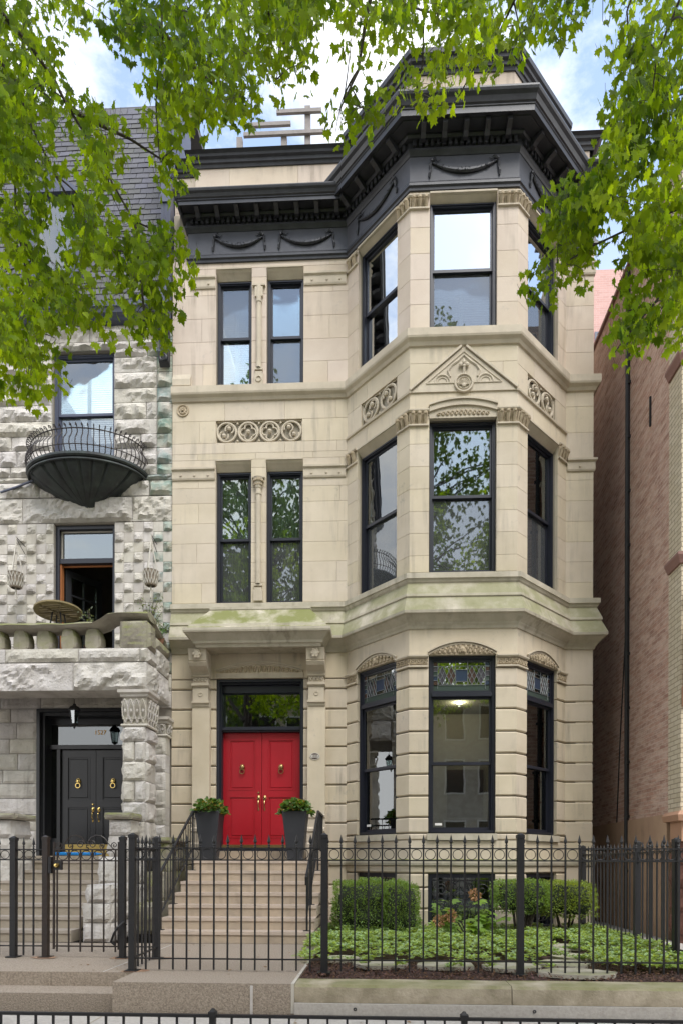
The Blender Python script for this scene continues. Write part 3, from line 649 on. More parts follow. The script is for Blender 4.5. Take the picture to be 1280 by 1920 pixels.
for F, k in ((FA, 'A'), (FB, 'B'), (FC, 'C')):
    a, c = wins[k]; m_ = (a + c) / 2; hw = (c - a) / 2; b = MB(); ar = MB()
    arch(F, a - .01, c + .01, 4.73, .17, .022, 0, .045, ar); arch(F, a, c, 4.70, .17, .03, -.01, .02, ar)
    b.prism(F, [(a, 4.672)] + [(a + (c - a) * i / 12, 4.675 + .17 * (1 - ((i / 12 - .5) * 2) ** 2)) for i in range(13)] + [(c, 4.672)], 0, .006)
    leafrow(b, F, a + .06, c - .06, 0, 0, .012, .085, lambda u, m_=m_, hw=hw: (4.68, 4.68 + .165 * (1 - ((u - m_) / hw) ** 2)))
    b.ball(F.P(m_, .02, 4.76), (.05, .035, .06), 8); ar.build('arch_moulding', M['trim'], house); b.build('arch_carving', M['carve'], house)
# door arch
a, c = DX; m_ = (a + c) / 2; hw = (c - a) / 2; b = MB(); ar = MB()
arch(F0, a, c, 4.80, .15, .025, 0, .04, ar); arch(F0, a + .02, c - .02, 4.775, .15, .025, 0, .02, ar)
leafrow(b, F0, a + .08, c - .08, 0, 0, .005, .09, lambda u: (4.74, 4.74 + .15 * (1 - ((u - m_) / hw) ** 2)))
ar.fbox(F0, a, c, 0, .012, 4.642, 4.73)
ar.build('arch_moulding', M['trim'], house); b.build('arch_carving', M['carve'], house)

# pier capitals
def pp(F, u): return F.P(u, 0, 0)[:2]
piers = [[pp(FA, .0), pp(FA, .28)], [pp(FA, 1.30), FL, pp(FB, .315)], [pp(FB, 1.465), FRc, pp(FC, .30)], [pp(FC, 1.32), pp(FC, FC.len)]]
pf = [[(FA, .02, .27)], [(FA, 1.31, FA.len), (FB, 0, .31)], [(FB, 1.47, FB.len), (FC, 0, .29)], [(FC, 1.33, FC.len)]]
for z0, z1, st in ((4.46, 4.66, 0), (8.53, 8.80, 1), (12.19, 12.42, 1)):
    for path, fc in zip(piers, pf):
        b = MB(); b.sweep([(-.02, z0), (.035, z0 + .005), (.035, z0 + .03), (0, z0 + .04), (-.02, z0 + .04)], path); b.sweep([(-.02, z1 - .045), (.045, z1 - .04), (.06, z1 - .02), (.06, z1), (-.02, z1)], path)
        cp = b.build('capital', M['trim'], house); b = MB()
        for F, ua, ub in fc:
            n = max(2, round((ub - ua) / .105))
            for i in range(n):
                u = ua + (ub - ua) * (i + .5) / n; h = z1 - z0 - .085; zb = z0 + .04
                if st:
                    b.tube([F.P(u, .0, zb), F.P(u, .03, zb + h * .4), F.P(u, .05, zb + h * .75), F.P(u, .085, zb + h * .9)], [.03, .035, .042, .03], 6)
                    b.ball(F.P(u, .07, zb + h * .82), .038, 7)
                    b.tube([F.P(u - .05, .0, zb), F.P(u - .05, .03, zb + h * .9)], [.014, .02], 5)
                else:
                    b.ring(F, u, zb + h * .5, .012, .036, .011, 10, 5); b.ball(F.P(u, .02, zb + h * .5), .018, 6); b.tube([F.P(u - .05, .01, zb + .01), F.P(u - .02, .03, zb + h * .8)], .011, 5); b.ball(F.P(u + .045, .012, zb + h * .75), .018, 5); b.ball(F.P(u + .045, .012, zb + h * .2), .015, 5)
        b.build('leaf_carving', M['carve'], cp)
# window sills of the ground-floor bay
for F, k in ((FA, 'A'), (FB, 'B'), (FC, 'C')): b = MB(); b.fbox(F, wins[k][0] - .02, wins[k][1] + .02, -.1, .05, 1.545, 1.655); b.build('window_sill', M['mossy'], house)

# carved quatrefoil panels
def panel(F, u0, u1, z0, z1, n, name='quatrefoil_panel'):
    b = MB(); W = (u1 - u0) / n; r = min(W, z1 - z0) / 2 * .94; zc = (z0 + z1) / 2; d = -.05
    frame_box(b, F, u0 + .002, u1 - .002, z0 + .002, z1 - .002, .018, -.06, -.03)
    for i in range(n):
        u = u0 + W * (i + .5); b.ring(F, u, zc, -.028, r * .93, .024, 24, 6)
        ends = (i == 0 or i == n - 1) and n == 4
        if ends or n == 2:
            s = 1 if i == 0 else -1
            b.ring(F, u + s * r * .28, zc + r * .32, -.03, r * .42, .018, 14, 5, -1.2, 3.6); b.ring(F, u - s * r * .28, zc - r * .32, -.03, r * .42, .018, 14, 5, 1.9, 6.7)
            b.ball(F.P(u + s * r * .25, -.015, zc + r * .33), .042, 8); b.ball(F.P(u - s * r * .25, -.015, zc - r * .36), .042, 8)
        else:
            for a in range(4):
                q = a * math.pi / 2; b.ring(F, u + r * .42 * math.cos(q), zc + r * .42 * math.sin(q), -.03, r * .36, .017, 12, 5, q - 1.9, q + 1.9)
            b.ball(F.P(u, -.01, zc - .01), .045, 8)
        for s in (-1, 1):
            if i < n - 1: b.ball(F.P(u + W / 2, -.03, zc + s * r * .85), .024, 6)
    return b.build(name, M['trim'], house)
panel(F0, *panel0[0], 4); panel(FA, *pA[0], 2); panel(FC, *pC[0], 2)
b = MB(); u = -3.73 + X0; b.ring(F0, u, 9.73, .004, .105, .018, 20, 6)
for i in range(8): q = i * math.pi / 4; b.ball(F0.P(u + .05 * math.cos(q), .008, 9.73 + .05 * math.sin(q)), (.03, .02, .03), 6)
b.ball(F0.P(u, .02, 9.73), .028, 7)
b.build('rosette', M['carve'], house)
b = MB(); b.sweep([(-.02, 10.17), (.05, 10.18), (.05, 10.30), (.0, 10.42), (-.02, 10.42)], [(-3.92, 0), (-3.575, 0)]); b.build('offset_stone', M['trim'], house)

# colonnettes between the paired windows
for z0, z1, cap in ((6.07, 8.40, 1), (10.14, 12.02, 0)):
    b = MB(); uc = -2.28 + X0
    b.fbox(F0, uc - .085, uc + .085, -.0, .045, z0 + .02, z0 + .22); b.fbox(F0, uc - .065, uc + .065, 0, .04, z0 + .22, z0 + .27); b.fbox(F0, uc - .075, uc + .075, 0, .045, z0 + .30, z0 + .34)
    b.lathe([(.052, z0 + .34), (.05, z1 - .32), (.06, z1 - .31), (.06, z1 - .27), (.05, z1 - .26), (.05, z1 - .2)] + ([(.06, z1 - .19), (.09, z1 - .03), (.1, z1)] if cap else [(.05, z1)]), (-2.28, -.02, 0), 12)
    if not cap: b.fbox(F0, uc - .075, uc + .075, 0, .05, z1 - .2, z1 - .02); b.ring(F0, uc, z0 + .12, .05, .05, .012, 16, 5)
    b.fbox(F0, uc - .12, uc + .12, 0, .055, z1, z1 + .03)
    b.build('colonnette', M['trim'], house)
    if cap:
        b = MB()
        for i in range(7): q = math.pi * (1 + i / 6); b.ball((-2.28 + .085 * math.cos(q), -.03 + .07 * math.sin(q), z1 - .06), .028, 6); b.ball((-2.28 + .07 * math.cos(q), -.03 + .05 * math.sin(q), z1 - .13), .022, 6)
        b.ring(F0, uc, z1 - .05, .1, .03, .01, 12, 5); b.build('colonnette_capital', M['carve'], house)

# black metal frieze and cornice
CP = [(-3.6, .25), (-3.6, 0), BL, FL, FRc, BR, (3.93, 0), (3.93, .8)]
cor = MB()
cor.sweep([(-.02, 12.50), (.03, 12.50), (.035, 12.54), (.06, 12.56), (.06, 12.60), (.04, 12.64), (-.02, 12.64)], CP)
cor.sweep([(-.02, 13.06), (.04, 13.06), (.06, 13.09), (.085, 13.12), (.085, 13.155), (-.02, 13.155)], CP)
cor.sweep([(-.02, 13.157), (.06, 13.157), (.06, 13.27), (.125, 13.272), (.15, 13.30), (.15, 13.325), (-.02, 13.325)], CP)
CR = [(-.02, 13.327), (.36, 13.33), (.37, 13.345), (.44, 13.345), (.445, 13.32), (.46, 13.32), (.46, 13.40), (.475, 13.41), (.475, 13.43), (.50, 13.44), (.53, 13.50), (.575, 13.53), (.59, 13.56), (.59, 13.585), (.10, 13.66), (-.02, 13.66)]
CR = [(d * .9 if d > .2 else d, 13.327 + (z - 13.327) * 1.12) for d, z in CR]; cor.sweep(CR, [(-.66, .05)] + CP[2:-2] + [(3.5, 0), (3.5, .4)])
cor.sweep([(-.4, 13.327), (.30, 13.327), (.335, 13.33), (.34, 13.27), (.355, 13.27), (.355, 13.335), (.37, 13.34), (.37, 13.36), (.39, 13.37), (.41, 13.42), (.44, 13.44), (.45, 13.47), (.45, 13.485), (.10, 13.55), (-.4, 13.55)], [(-3.36, .25), (-3.36, 0), (-.63, 0)])
crn = cor.build('cornice', M['black'], house)
b = MB(); b.sweep([(-.01, 12.64), (.03, 12.64), (.03, 13.06), (-.01, 13.06)], CP); fz = b.build('frieze', M['frieze'], house)
def along(fn, a, c, step, inset=0):
    pa, pc = Vector(a), Vector(c); L_ = (pc - pa).length; n = int((L_ - 2 * inset) / step)
    F = Fr(a, c)
    for i in range(n + 1): fn(F, inset + (L_ - 2 * inset) * (i / max(1, n)))
segs = [((-3.6, 0), BL), (BL, FL), (FL, FRc), (FRc, BR), (BR, (3.93, 0))]
for a, c in segs:
    b = MB(); W_ = .33 if a[0] < -3 else .35
    def onebr(F, u):
        k = MB(); k.prism(Fr(F.P(u, 0, 0)[:2], F.P(u, 1, 0)[:2]), [(.12, 13.20), (.18, 13.20), (.24, 13.24), (W_, 13.27), (W_, 13.326), (.12, 13.326)], -.04, .04); k.build('bracket', M['black'], crn)
    along(lambda F, u: b.fbox(F, u - .027, u + .027, .058, .115, 13.17, 13.268), a, c, .098, .06)
    along(onebr, a, c, .34, .2)
    b.build('dentil_row', M['black'], crn)
def swag(F, ua, ub, zt, sag, d=.035):
    b = MB(); n = 26; pts = []; rr = []
    for i in range(n + 1):
        t = i / n; u = ua + (ub - ua) * t; z = zt - sag * (1 - (2 * t - 1) ** 2); pts.append(F.P(u, d + .012, z)); rr.append(.010 + .03 * math.sin(math.pi * t) ** .8)
    b.tube(pts, rr, 7)
    for i in range(95):
        t = random.uniform(.04, .96); u = ua + (ub - ua) * t; z = zt - sag * (1 - (2 * t - 1) ** 2); r = .01 + .03 * math.sin(math.pi * t) ** .8
        b.ball(F.P(u, d + .012 + r * random.uniform(.3, .9), z + r * random.uniform(-.8, .8)), random.uniform(.009, .016), 5)
    for s, u in ((-1, ua), (1, ub)):
        b.tube([F.P(u, d + .01, zt + .03), F.P(u + s * .02, d + .025, zt - .05), F.P(u + s * .015, d + .015, zt - .12), F.P(u + s * .035, d + .02, zt - .19), F.P(u + s * .03, d + .01, zt - .25)], [.014, .024, .014, .024, .012], 6)
        b.ball(F.P(u, d + .02, zt + .02), .03, 7)
        b.tube([F.P(u, d + .01, zt + .02), F.P(u - s * .05, d + .02, zt + .045), F.P(u - s * .10, d + .015, zt + .015), F.P(u - s * .15, d + .01, zt + .05)], [.01, .014, .009, .004], 5)
        b.tube([F.P(u, d + .01, zt + .03), F.P(u - s * .05, d + .02, zt + .08), F.P(u - s * .08, d + .01, zt + .06)], [.01, .012, .005], 5)
    return b.build('garland', M['black'], fz)
swag(F0, -3.12 + X0, -2.2 + X0, 12.94, .16); swag(F0, -1.87 + X0, -.9 + X0, 12.94, .16)
swag(FA, .34, 1.27, 12.94, .16); swag(FB, .35, 1.45, 12.94, .16); swag(FC, .34, 1.27, 12.94, .16)
# parapets
b = MB(); pu = (-3.5, .1); 
ashlar(b, Fr((-3.52, .06), (-.5, .06)), 0, 3.02, 13.4, 14.40, bw=1.3, courses=[13.95]); ashlar(b, Fr((-3.93, .12), (-3.53, .12)), 0, .4, 12.5, 14.3, courses=[13.2, 13.6, 13.95])
OFF = .10; pth = []
for i, p in enumerate([BL, FL, FRc, BR]): pth.append(p)
pb = [(-.55, .08), (.54, -1.04), (2.26, -1.04), (3.37, .08)]
for a, c in zip(pb[:-1], pb[1:]): F = Fr(a, c); ashlar(b, F, 0, F.len, 13.55, 14.6, bw=.9, courses=[13.95, 14.3])
F = Fr((3.38, .08), (3.93, .08)); ashlar(b, F, 0, F.len, 13.55, 14.42, courses=[13.95])
F = Fr((3.93, .08), (3.93, 3)); ashlar(b, F, 0, F.len, 13.55, 14.42, courses=[13.95])
b.box(-3.5, 3.8, .15, .3, 13.55, 14.2); b.build('parapet', M['pink'], house)
b = MB(); b.add([(.1, .3, 13.6), (.75, -.9, 13.6), (2.1, -.9, 13.6), (3.2, .3, 13.6)], [(0, 1, 2, 3)]); 
def coping(path, z, k=1): b.sweep([(-.06, z), (.02, z), (.035, z + .05), (.06, z + .06), (.07, z + .11), (.11, z + .13), (.12, z + .17), (.16, z + .20), (.17, z + .25 * k), (-.25, z + .27 * k)], path)
coping([(-3.52, .5), (-3.52, .06), (-.5, .06)], 14.36, .8); coping([(-3.9, .12), (-3.55, .12)], 14.27, .8)
coping([(-.55, .5)] + pb + [(3.37, .5)], 14.58, 1.1); coping([(3.4, .08), (3.93, .08), (3.93, 3)], 14.4, .8)
b.build('coping', M['black'], house)

# windows
window(house, F0, *H0[1][:2], 6.07, 8.60, blind='sheer', low='screen', fm='frame'); window(house, F0, *H0[2][:2], 6.07, 8.60, blind='sheer', low='screen')
window(house, F0, *H0[3][:2], 10.14, 12.24, blind='slats', up='screen', low='glass'); window(house, F0, *H0[4][:2], 10.14, 12.24, low='screen')
for F, k in ((FA, 'A'), (FB, 'B'), (FC, 'C')):
    a, c = wins[k]
    window(house, F, a, c, 1.66, 4.67, rec=.07, mid=.5, top=.56, stained=True, up='glassd', low='glassd', blind='sides' if k != 'B' else None)
    window(house, F, a, c, 6.07, 8.64 if k != 'B' else 8.655, rec=.1, mid=.52 if k == 'B' else .5, low='screen', blind='sheer' if k != 'B' else None)
    window(house, F, a, c, 10.17, 12.38, rec=.1, mid=.5, up='glassb', low='screen' if k != 'A' else 'glassb', blind='slats' if k != 'C' else None)
    # basement window with its grille
    b = MB(); frame_box(b, F, a + .002, c - .002, -.02, .978, .07, -.2, -.06); bw = b.build('basement_window', M['frame'], house)
    b = MB(); b.fbox(F, a + .07, c - .07, -.19, -.18, .05, .91); b.build('pane', M['glassd'], bw)
    b = MB(); z0, z1 = .05, .86; cu = (a + c) / 2; dd = -.03
    for z in (z0, z1): b.tube([F.P(a + .07, dd, z), F.P(c - .07, dd, z)], .009, 5)
    nb = 5 if k == 'B' else 5
    for i in range(nb + 1): u = a + .1 + (c - a - .2) * i / nb; b.tube([F.P(u, dd, z0 - .05), F.P(u, dd, z1 + .04)], .007, 5)
    def spiral(cu_, cz_, r0, t0, turns, sgn=1):
        pts = [F.P(cu_ + sgn * r0 * (1 - .8 * i / 16) * math.cos(t0 + turns * 2 * math.pi * i / 16), dd + .005, cz_ + r0 * (1 - .8 * i / 16) * math.sin(t0 + turns * 2 * math.pi * i / 16)) for i in range(17)]; b.tube(pts, .0065, 5)
    for sx_ in (-1, 1):
        for zc in (.2, .45, .7): spiral(cu + sx_ * .34, zc, .12, 0, 1.4, sx_); spiral(cu + sx_ * .14, zc + .05, .12, math.pi, 1.4, sx_)
        b.ring(F, cu + sx_ * .0, .7 if sx_ > 0 else .3, dd, .16, .0065, 20, 5)
    b.build('window_grille', M['iron'], bw)
stick = MB(); stick.fbox(FB, .45, .57, -.128, -.126, 1.80, 1.84); stick.fbox(FA, .42, .53, -.128, -.126, 1.82, 1.86)
stick.build('window_sticker', M['white'], house)

# entrance: pilasters, consoles and hood
hp = [(-3.33, 0), (-3.33, -.45), (-1.07, -.45), (-1.07, 0)]
b = MB(); b.sweep([(-.3, 5.08), (.0, 5.08), (.02, 5.13), (.05, 5.14), (.06, 5.18), (.16, 5.29), (.19, 5.30), (.2, 5.33), (.2, 5.375), (.14, 5.39), (.12, 5.42), (.11, 5.47), (.08, 5.49), (-.20, 5.83), (-.19, 5.845), (-.19, 5.89), (-.3, 5.9)], hp)
b.box(-3.05, -1.35, -.17, -.002, 5.10, 5.88); b.box(-3.03, -1.37, -.2, -.172, 5.1, 5.2)
hood = b.build('entrance_hood', M['mossy'], house)
for x0, x1 in ((-3.50, -3.17), (-1.33, -1.0)):
    xm = (x0 + x1) / 2; Fx = Fr((x0, 0), (x1, 0)); W = x1 - x0
    b = MB(); pr = lambda p, a_=0, c_=W: b.sweep(p, [Fx.P(a_, 0, 0)[:2], Fx.P(c_, 0, 0)[:2]])
    pr([(0, 4.66), (.16, 4.66), (.19, 4.70), (.24, 4.73), (.33, 4.78), (.37, 4.84), (.34, 4.86), (.36, 4.88), (.40, 5.079), (0, 5.079)])
    b.ball((xm, -.40, 4.98), (.075, .03, .08), 10)
    for q in range(6): b.ball((xm + .06 * math.cos(q * 1.047), -.41, 4.98 + .065 * math.sin(q * 1.047)), (.03, .02, .03), 6)
    co = b.build('console', M['trim'], house)
    b = MB(); b.sweep([(0, 4.62), (.17, 4.62), (.19, 4.64), (.19, 4.657), (0, 4.657)], [(x0, 0), (x1, 0)]); leafrow(b, Fx, .03, W - .03, 4.53, 4.62, .15, .07); b.fbox(Fx, .02, W - .02, 0, .15, 4.5, 4.618)
    b.sweep([(0, 4.43), (.15, 4.43), (.2, 4.46), (.2, 4.5), (0, 4.5)], [(x0, 0), (x1, 0)]); b.fbox(Fx, .02, W - .02, 0, .16, 4.18, 4.428); b.ring(Fx, W / 2, 4.30, .162, .035, .01, 14, 5)
    b.sweep([(0, 4.08), (.14, 4.08), (.15, 4.12), (.18, 4.14), (.18, 4.178), (0, 4.178)], [(x0, 0), (x1, 0)])
    b.build('console_block', M['trim'], house)
    b = MB(); b.fbox(Fx, .0, W, 0, .12, 2.12, 4.078); b.sweep([(0, 1.19), (.19, 1.19), (.19, 1.5), (.16, 1.53), (.16, 1.72), (.18, 1.74), (.18, 1.79), (.14, 1.82), (.14, 1.98), (.16, 2.0), (.16, 2.04), (.13, 2.06), (.13, 2.12), (0, 2.12)], [(x0, 0), (x1, 0)])
    b.build('pilaster', M['stone'], house)
# oval number plaque
b = MB(); n = 20; pc = Fr((-1.33, 0), (-1.0, 0)); uc = .14; zc = 3.14
b.prism(pc, [(uc + .095 * math.cos(i * 6.283 / n), zc + .068 * math.sin(i * 6.283 / n)) for i in range(n)], .118, .132, 0)
b.prism(pc, [(uc + .08 * math.cos(i * 6.283 / n), zc + .055 * math.sin(i * 6.283 / n)) for i in range(n)], .132, .135, 1)
b.fbox(pc, uc - .072, uc + .072, .135, .139, zc - .03, zc + .026, 0)
pq = b.build('number_plaque', [M['greys'], M['darkwood']], house)
def text(s, size, mtl, parent, loc, rot, name, ext=.002):
    cu = bpy.data.curves.new(name, 'FONT'); cu.body = s; cu.size = size; cu.extrude = ext; cu.align_x = 'CENTER'; cu.align_y = 'CENTER'
    o = bpy.data.objects.new(name, cu); C.objects.link(o); dg = bpy.context.evaluated_depsgraph_get(); me = bpy.data.meshes.new_from_object(o.evaluated_get(dg)); bpy.data.objects.remove(o)
    me.materials.clear(); me.materials.append(mtl); o = bpy.data.objects.new(name, me); C.objects.link(o); o.parent = parent; o.location = Vector(loc) - WL.get(parent.name, Vector()); o.rotation_euler = rot; return o
text('1525', .055, M['darkwood'], pq, (-1.33 + uc, -.141, zc - .002), (R(90), 0, 0), 'plaque_numeral')

# door case, doors, transom
b = MB(); Fd = F0; a, c = DX
frame_box(b, Fd, a + .002, c - .002, 1.37, 4.638, .05, -.2, -.05); frame_box(b, Fd, a + .052, c - .052, 1.37, 4.588, .03, -.3, -.12)
b.fbox(Fd, a + .082, c - .082, -.34, -.17, 3.66, 3.76); b.fbox(Fd, a + .082, c - .082, -.34, -.13, 3.69, 3.72); b.fbox(Fd, a + .082, c - .082, -.34, -.2, 4.42, 4.556)
b.fbox(Fd, a + .06, c - .06, -1.4, -.36, 4.60, 4.64)
dc = b.build('door_frame', M['frame'], house)
b = MB(); b.fbox(Fd, a + .083, c - .083, -.29, -.284, 3.762, 4.418); b.build('transom_pane', M['glassd'], dc)
def leafdoor(root, F, u0, u1, z0, z1, d, mt, hand, brass, split=.46):
    b = MB(); st = .115; b.fbox(F, u0, u1, d - .045, d - .012, z0, z1); zm = z0 + (z1 - z0) * split
    b.fbox(F, u0, u0 + st, d - .012, d, z0, z1); b.fbox(F, u1 - st, u1, d - .012, d, z0, z1)
    for za, zb in ((z0, z0 + .13), (zm - .06, zm + .06), (z1 - .13, z1)): b.fbox(F, u0 + st, u1 - st, d - .012, d, za, zb)
    for za, zb in ((z0 + .13, zm - .06), (zm + .06, z1 - .13)):
        frame_box(b, F, u0 + st, u1 - st, za, zb, .018, d - .012, d + .006); b.blk(F, u0 + st + .045, u1 - st - .045, za + .045, zb - .045, d - .012, d - .001, .011, 1e-4, 1e-4)
    dr = b.build('door', mt, root)
    k = MB(); uc = (u0 + u1) / 2; zk = z0 + (z1 - z0) * .68
    k.ball(F.P(uc, d + .02, zk + .03), (.042, .03, .05), 10)
    for q in range(8): k.ball(F.P(uc + .04 * math.cos(q * .785), d + .01, zk + .03 + .05 * math.sin(q * .785)), .014, 5)
    k.ball(F.P(uc, d + .05, zk + .015), (.018, .015, .014), 6); k.ring(F, uc, zk - .055, d + .035, .045, .009, 18, 6); k.build('knocker', brass, dr, smooth=True)
    k = MB(); uh = u1 - .055 if hand > 0 else u0 + .055; zh = z0 + (z1 - z0) * .42
    k.ball(F.P(uh, d + .006, zh), (.03, .008, .05), 10); k.ball(F.P(uh, d + .03, zh + .005), .022, 8); k.tube([F.P(uh, d + .01, zh - .05), F.P(uh, d + .045, zh - .08), F.P(uh, d + .05, zh - .15), F.P(uh, d + .02, zh - .2), F.P(uh, d + .005, zh - .21)], [.011, .009, .011, .009, .014], 7); k.ball(F.P(uh, d + .006, zh - .22), (.016, .008, .03), 8)
    if hand > 0: k.ball(F.P(uh, d + .008, zh + .1), (.02, .012, .02), 8)
    k.build('door_handle', brass, dr, smooth=True)
    return dr
um = (a + c) / 2
leafdoor(dc, Fd, a + .084, um - .004, 1.50, 3.655, -.25, M['red'], 1, M['brass']); leafdoor(dc, Fd, um + .004, c - .084, 1.50, 3.655, -.25, M['red'], -1, M['brass'])
b = MB(); b.fbox(Fd, a + .054, c - .054, -.33, -.13, 1.372, 1.497); b.build('threshold', M['brass'], dc)

# vestibule lantern seen through the transom, roof deck frame
def lantern(name, p, s, label, cat='lantern', chain=.2):
    t = base(name, p); tag(t, label, cat); x, y, z = p
    b = MB(); b.tube([(x, y, z), (x, y, z - chain * s)], .006, 5); b.lathe([(.001, -chain * s), (.03 * s, -chain * s - .01), (.035 * s, -chain * s - .04 * s), (.09 * s, -chain * s - .075 * s), (.125 * s, -chain * s - .13 * s), (.125 * s, -chain * s - .15 * s), (.09 * s, -chain * s - .15 * s)], (x, y, z), 6)
    b.build('canopy', M['iron'], t); z1 = z - chain * s - .15 * s; z2 = z1 - .24 * s
    b = MB()
    for i in range(6): q = math.pi / 3 * i; b.tube([(x + .095 * s * math.cos(q), y + .095 * s * math.sin(q), z1), (x + .06 * s * math.cos(q), y + .06 * s * math.sin(q), z2)], .007 * s, 5)
    b.lathe([(.065 * s, 0), (.07 * s, -.02 * s), (.02 * s, -.05 * s), (.018 * s, -.08 * s), (.001, -.1 * s)], (x, y, z2), 8); b.build('cage', M['iron'], t)
    b = MB(); b.lathe([(.085 * s, z1), (.052 * s, z2)], (x, y, 0), 6); b.build('pane', M['glass'], t)
    return t
lantern('hanging_lantern', (-2.14, .85, 4.62), 1.15, 'black hanging lantern seen through the transom above the red doors', chain=.12)
rd = base('roof_pergola', (-2, 2, 14)); tag(rd, 'grey weathered timber frame and railing of a deck on the roof', 'pergola')
for x, h in ((-3.0, 16.6), (-2.05, 16.6), (-1.55, 17.2)): b = MB(); b.box(x - .06, x + .06, 1.5, 1.6, 13.5, h); b.build('post', M['wood'], rd)
for z, x0, x1 in ((17.0, -2.2, -1.25), (16.55, -2.9, -1.2), (16.75, -2.9, -1.9), (16.2, -3.2, -1.2)): b = MB(); b.box(x0, x1, 1.44, 1.495, z, z + .075); b.build('rail', M['wood'], rd)
b = MB(); b.box(-3.3, -1.1, 1.52, 1.56, 15.2, 16.19); b.build('screen_panel', M['wood'], rd)

# ------------------------------------------------------------------ grey rock-faced house on the left
gh = base('greystone_house', (-6, 0, 0)); tag(gh, 'grey rock-faced limestone house with mansard roof, copper balcony and black front doors', 'house')
G = Fr((-8.2, .02), (-3.937, .02)); g0 = 8.2
GW3 = (-6.28 + g0, -5.07 + g0, 8.55, 10.95); GD2 = (-6.24 + g0, -5.05 + g0, 4.75, 7.65); GD1 = (-6.56 + g0, -4.4 + g0, 1.19, 4.1)
gholes = [GW3, GD2, GD1]
b = MB(); backing(b, G, 0, G.len, -.1, 11.45, gholes, -.3, -.03); b.box(-8.2, -3.95, 9.6, 9.9, 0, 16); b.box(-8.2, -8.0, .33, 9.59, 0, 13); b.box(-4.1, -3.95, .33, 9.59, 0, 13)
b.add([(-8.1, .3, 4.74), (-4.1, .3, 4.74), (-4.1, 9.5, 4.74), (-8.1, 9.5, 4.74)], [(0, 1, 2, 3)]); b.add([(-8.1, .3, 8.1), (-4.1, .3, 8.1), (-4.1, 9.5, 8.1), (-8.1, 9.5, 8.1)], [(0, 1, 2, 3)]); b.box(-8, -4.2, 3.4, 3.5, 1, 11.4)
b.build('wall_core', M['room'], gh)
rk = MB()
def rockwall(bb, F, u0, u1, z0, z1, holes, ch, depth, bwr=(.5, 1.1), cell=.05):
    cs = []; z = z0
    while z < z1: cs.append(z); z += ch * random.uniform(.9, 1.1)
    for za, zb in bands(z0, z1, holes, cs):
        for p, q in spans(u0, u1, za, zb, holes):
            a = p
            while a < q - .01:
                c = min(q, a + random.uniform(*bwr)); c = q if q - c < .25 else c
                if q - (-3.937 + g0) > -.01 and F is G and c > q - .3 and za > 8.5 and q - a > .5: c = q - .30 if a < q - .35 else c
                (stn if (F is G and c == q and q > 4.2 and za > 4.9) else bb) and rock(stn if (F is G and c == q and q > 4.2 and za > 4.9) else bb, F, a, c, za, zb, depth, cell, back=-.025); a = c
stn = MB()
rockwall(rk, G, .6, G.len, 8.15, 11.42, [GW3], .285, .105)
# lintel course over the doorway
for a, c in ((.6, 1.35), (1.35, 3.5), (3.5, 4.26)): rock(rk, G, a, c, 7.66, 8.14, .12, .045, back=-.025)
# chequered wall of small smooth and rock-faced squares
sm = MB(); sm2 = MB(); nz_ = 15; zz = 4.76
hh = (7.65 - zz) / nz_
for k in range(nz_):
    for i in range(20):
        u0_, u1_ = .48 + i * .19, .48 + (i + 1) * .19; u1_ = min(u1_, G.len)
        if u1_ - u0_ < .08: continue
        if GD2[0] - .1 < (u0_ + u1_) / 2 < GD2[1] + .1:
            if u0_ < GD2[0] - .03 and u1_ > GD2[0] - .09: u1_ = GD2[0]
            elif u1_ > GD2[1] + .03: u0_ = GD2[1]
            else: continue
        za, zb = zz + k * hh, zz + (k + 1) * hh
        if (i + k) % 2: rock(rk if u0_ < 3.9 else stn, G, u0_, u1_, za, zb, .06, .032, back=-.025, gap=.002)
        else: (sm if u1_ < 2.6 else sm2).blk(G, u0_, u1_, za, zb, -.025, .004, .003, .001, .001)
sm.build('smooth_squares', M['greys'], gh); sm2.build('smooth_squares', M['greys'], gh)
rockwall(rk, G, .2, GD1[0], 1.2, 4.1, [], .29, .025, (.6, 1.7)); rockwall(rk, G, .2, G.len, 4.1, 4.74, [], .3, .04)
rk.build('rock_faced_wall', M['grey'], gh); stn.build('stained_quoins', M['greyc'], gh)
window(gh, G, *GW3, rec=.1, mid=.53, low='screen', blind='slats', fm='framelite')
# upper doorway: transom over an open glazed door
b = MB(); frame_box(b, G, GD2[0] + .002, GD2[1] - .002, GD2[2], GD2[3] - .002, .07, -.25, -.08); a, c = GD2[0] + .072, GD2[1] - .072
b.fbox(G, a, c, -.24, -.1, 6.93, 7.02); df = b.build('door_frame', M['frame'], gh)
b = MB(); frame_box(b, G, a, c, 7.022, 7.576, .025, -.2, -.16); b.build('transom_sash', M['greys'], df); b = MB(); b.fbox(G, a + .025, c - .025, -.185, -.18, 7.05, 7.55); b.build('pane', M['glassd'], df)
b = MB(); b.fbox(G, a, a + .02, -.23, -.12, 4.76, 6.928); b.fbox(G, a + .02, c, -.23, -.2, 6.90, 6.928); b.build('door_jamb', M['orangewood'], df)
Fo = Fr(G.P(a + .04, -.24, 0)[:2], G.P(a + .04 + .42, -.24 - .62, 0)[:2])
b = MB(); frame_box(b, Fo, 0, .78, 4.80, 6.88, .12, -.03, .012); b.fbox(Fo, .375, .405, -.02, .005, 4.92, 6.76)
for z in (5.45, 6.0, 6.4): b.fbox(Fo, .12, .375, -.02, .005, z, z + .03); b.fbox(Fo, .405, .66, -.02, .005, z, z + .03)
gd = b.build('open_door', M['blackdoor'], gh); b = MB(); b.fbox(Fo, .12, .66, -.012, -.008, 4.92, 6.76); b.build('pane', M['glass'], gd)
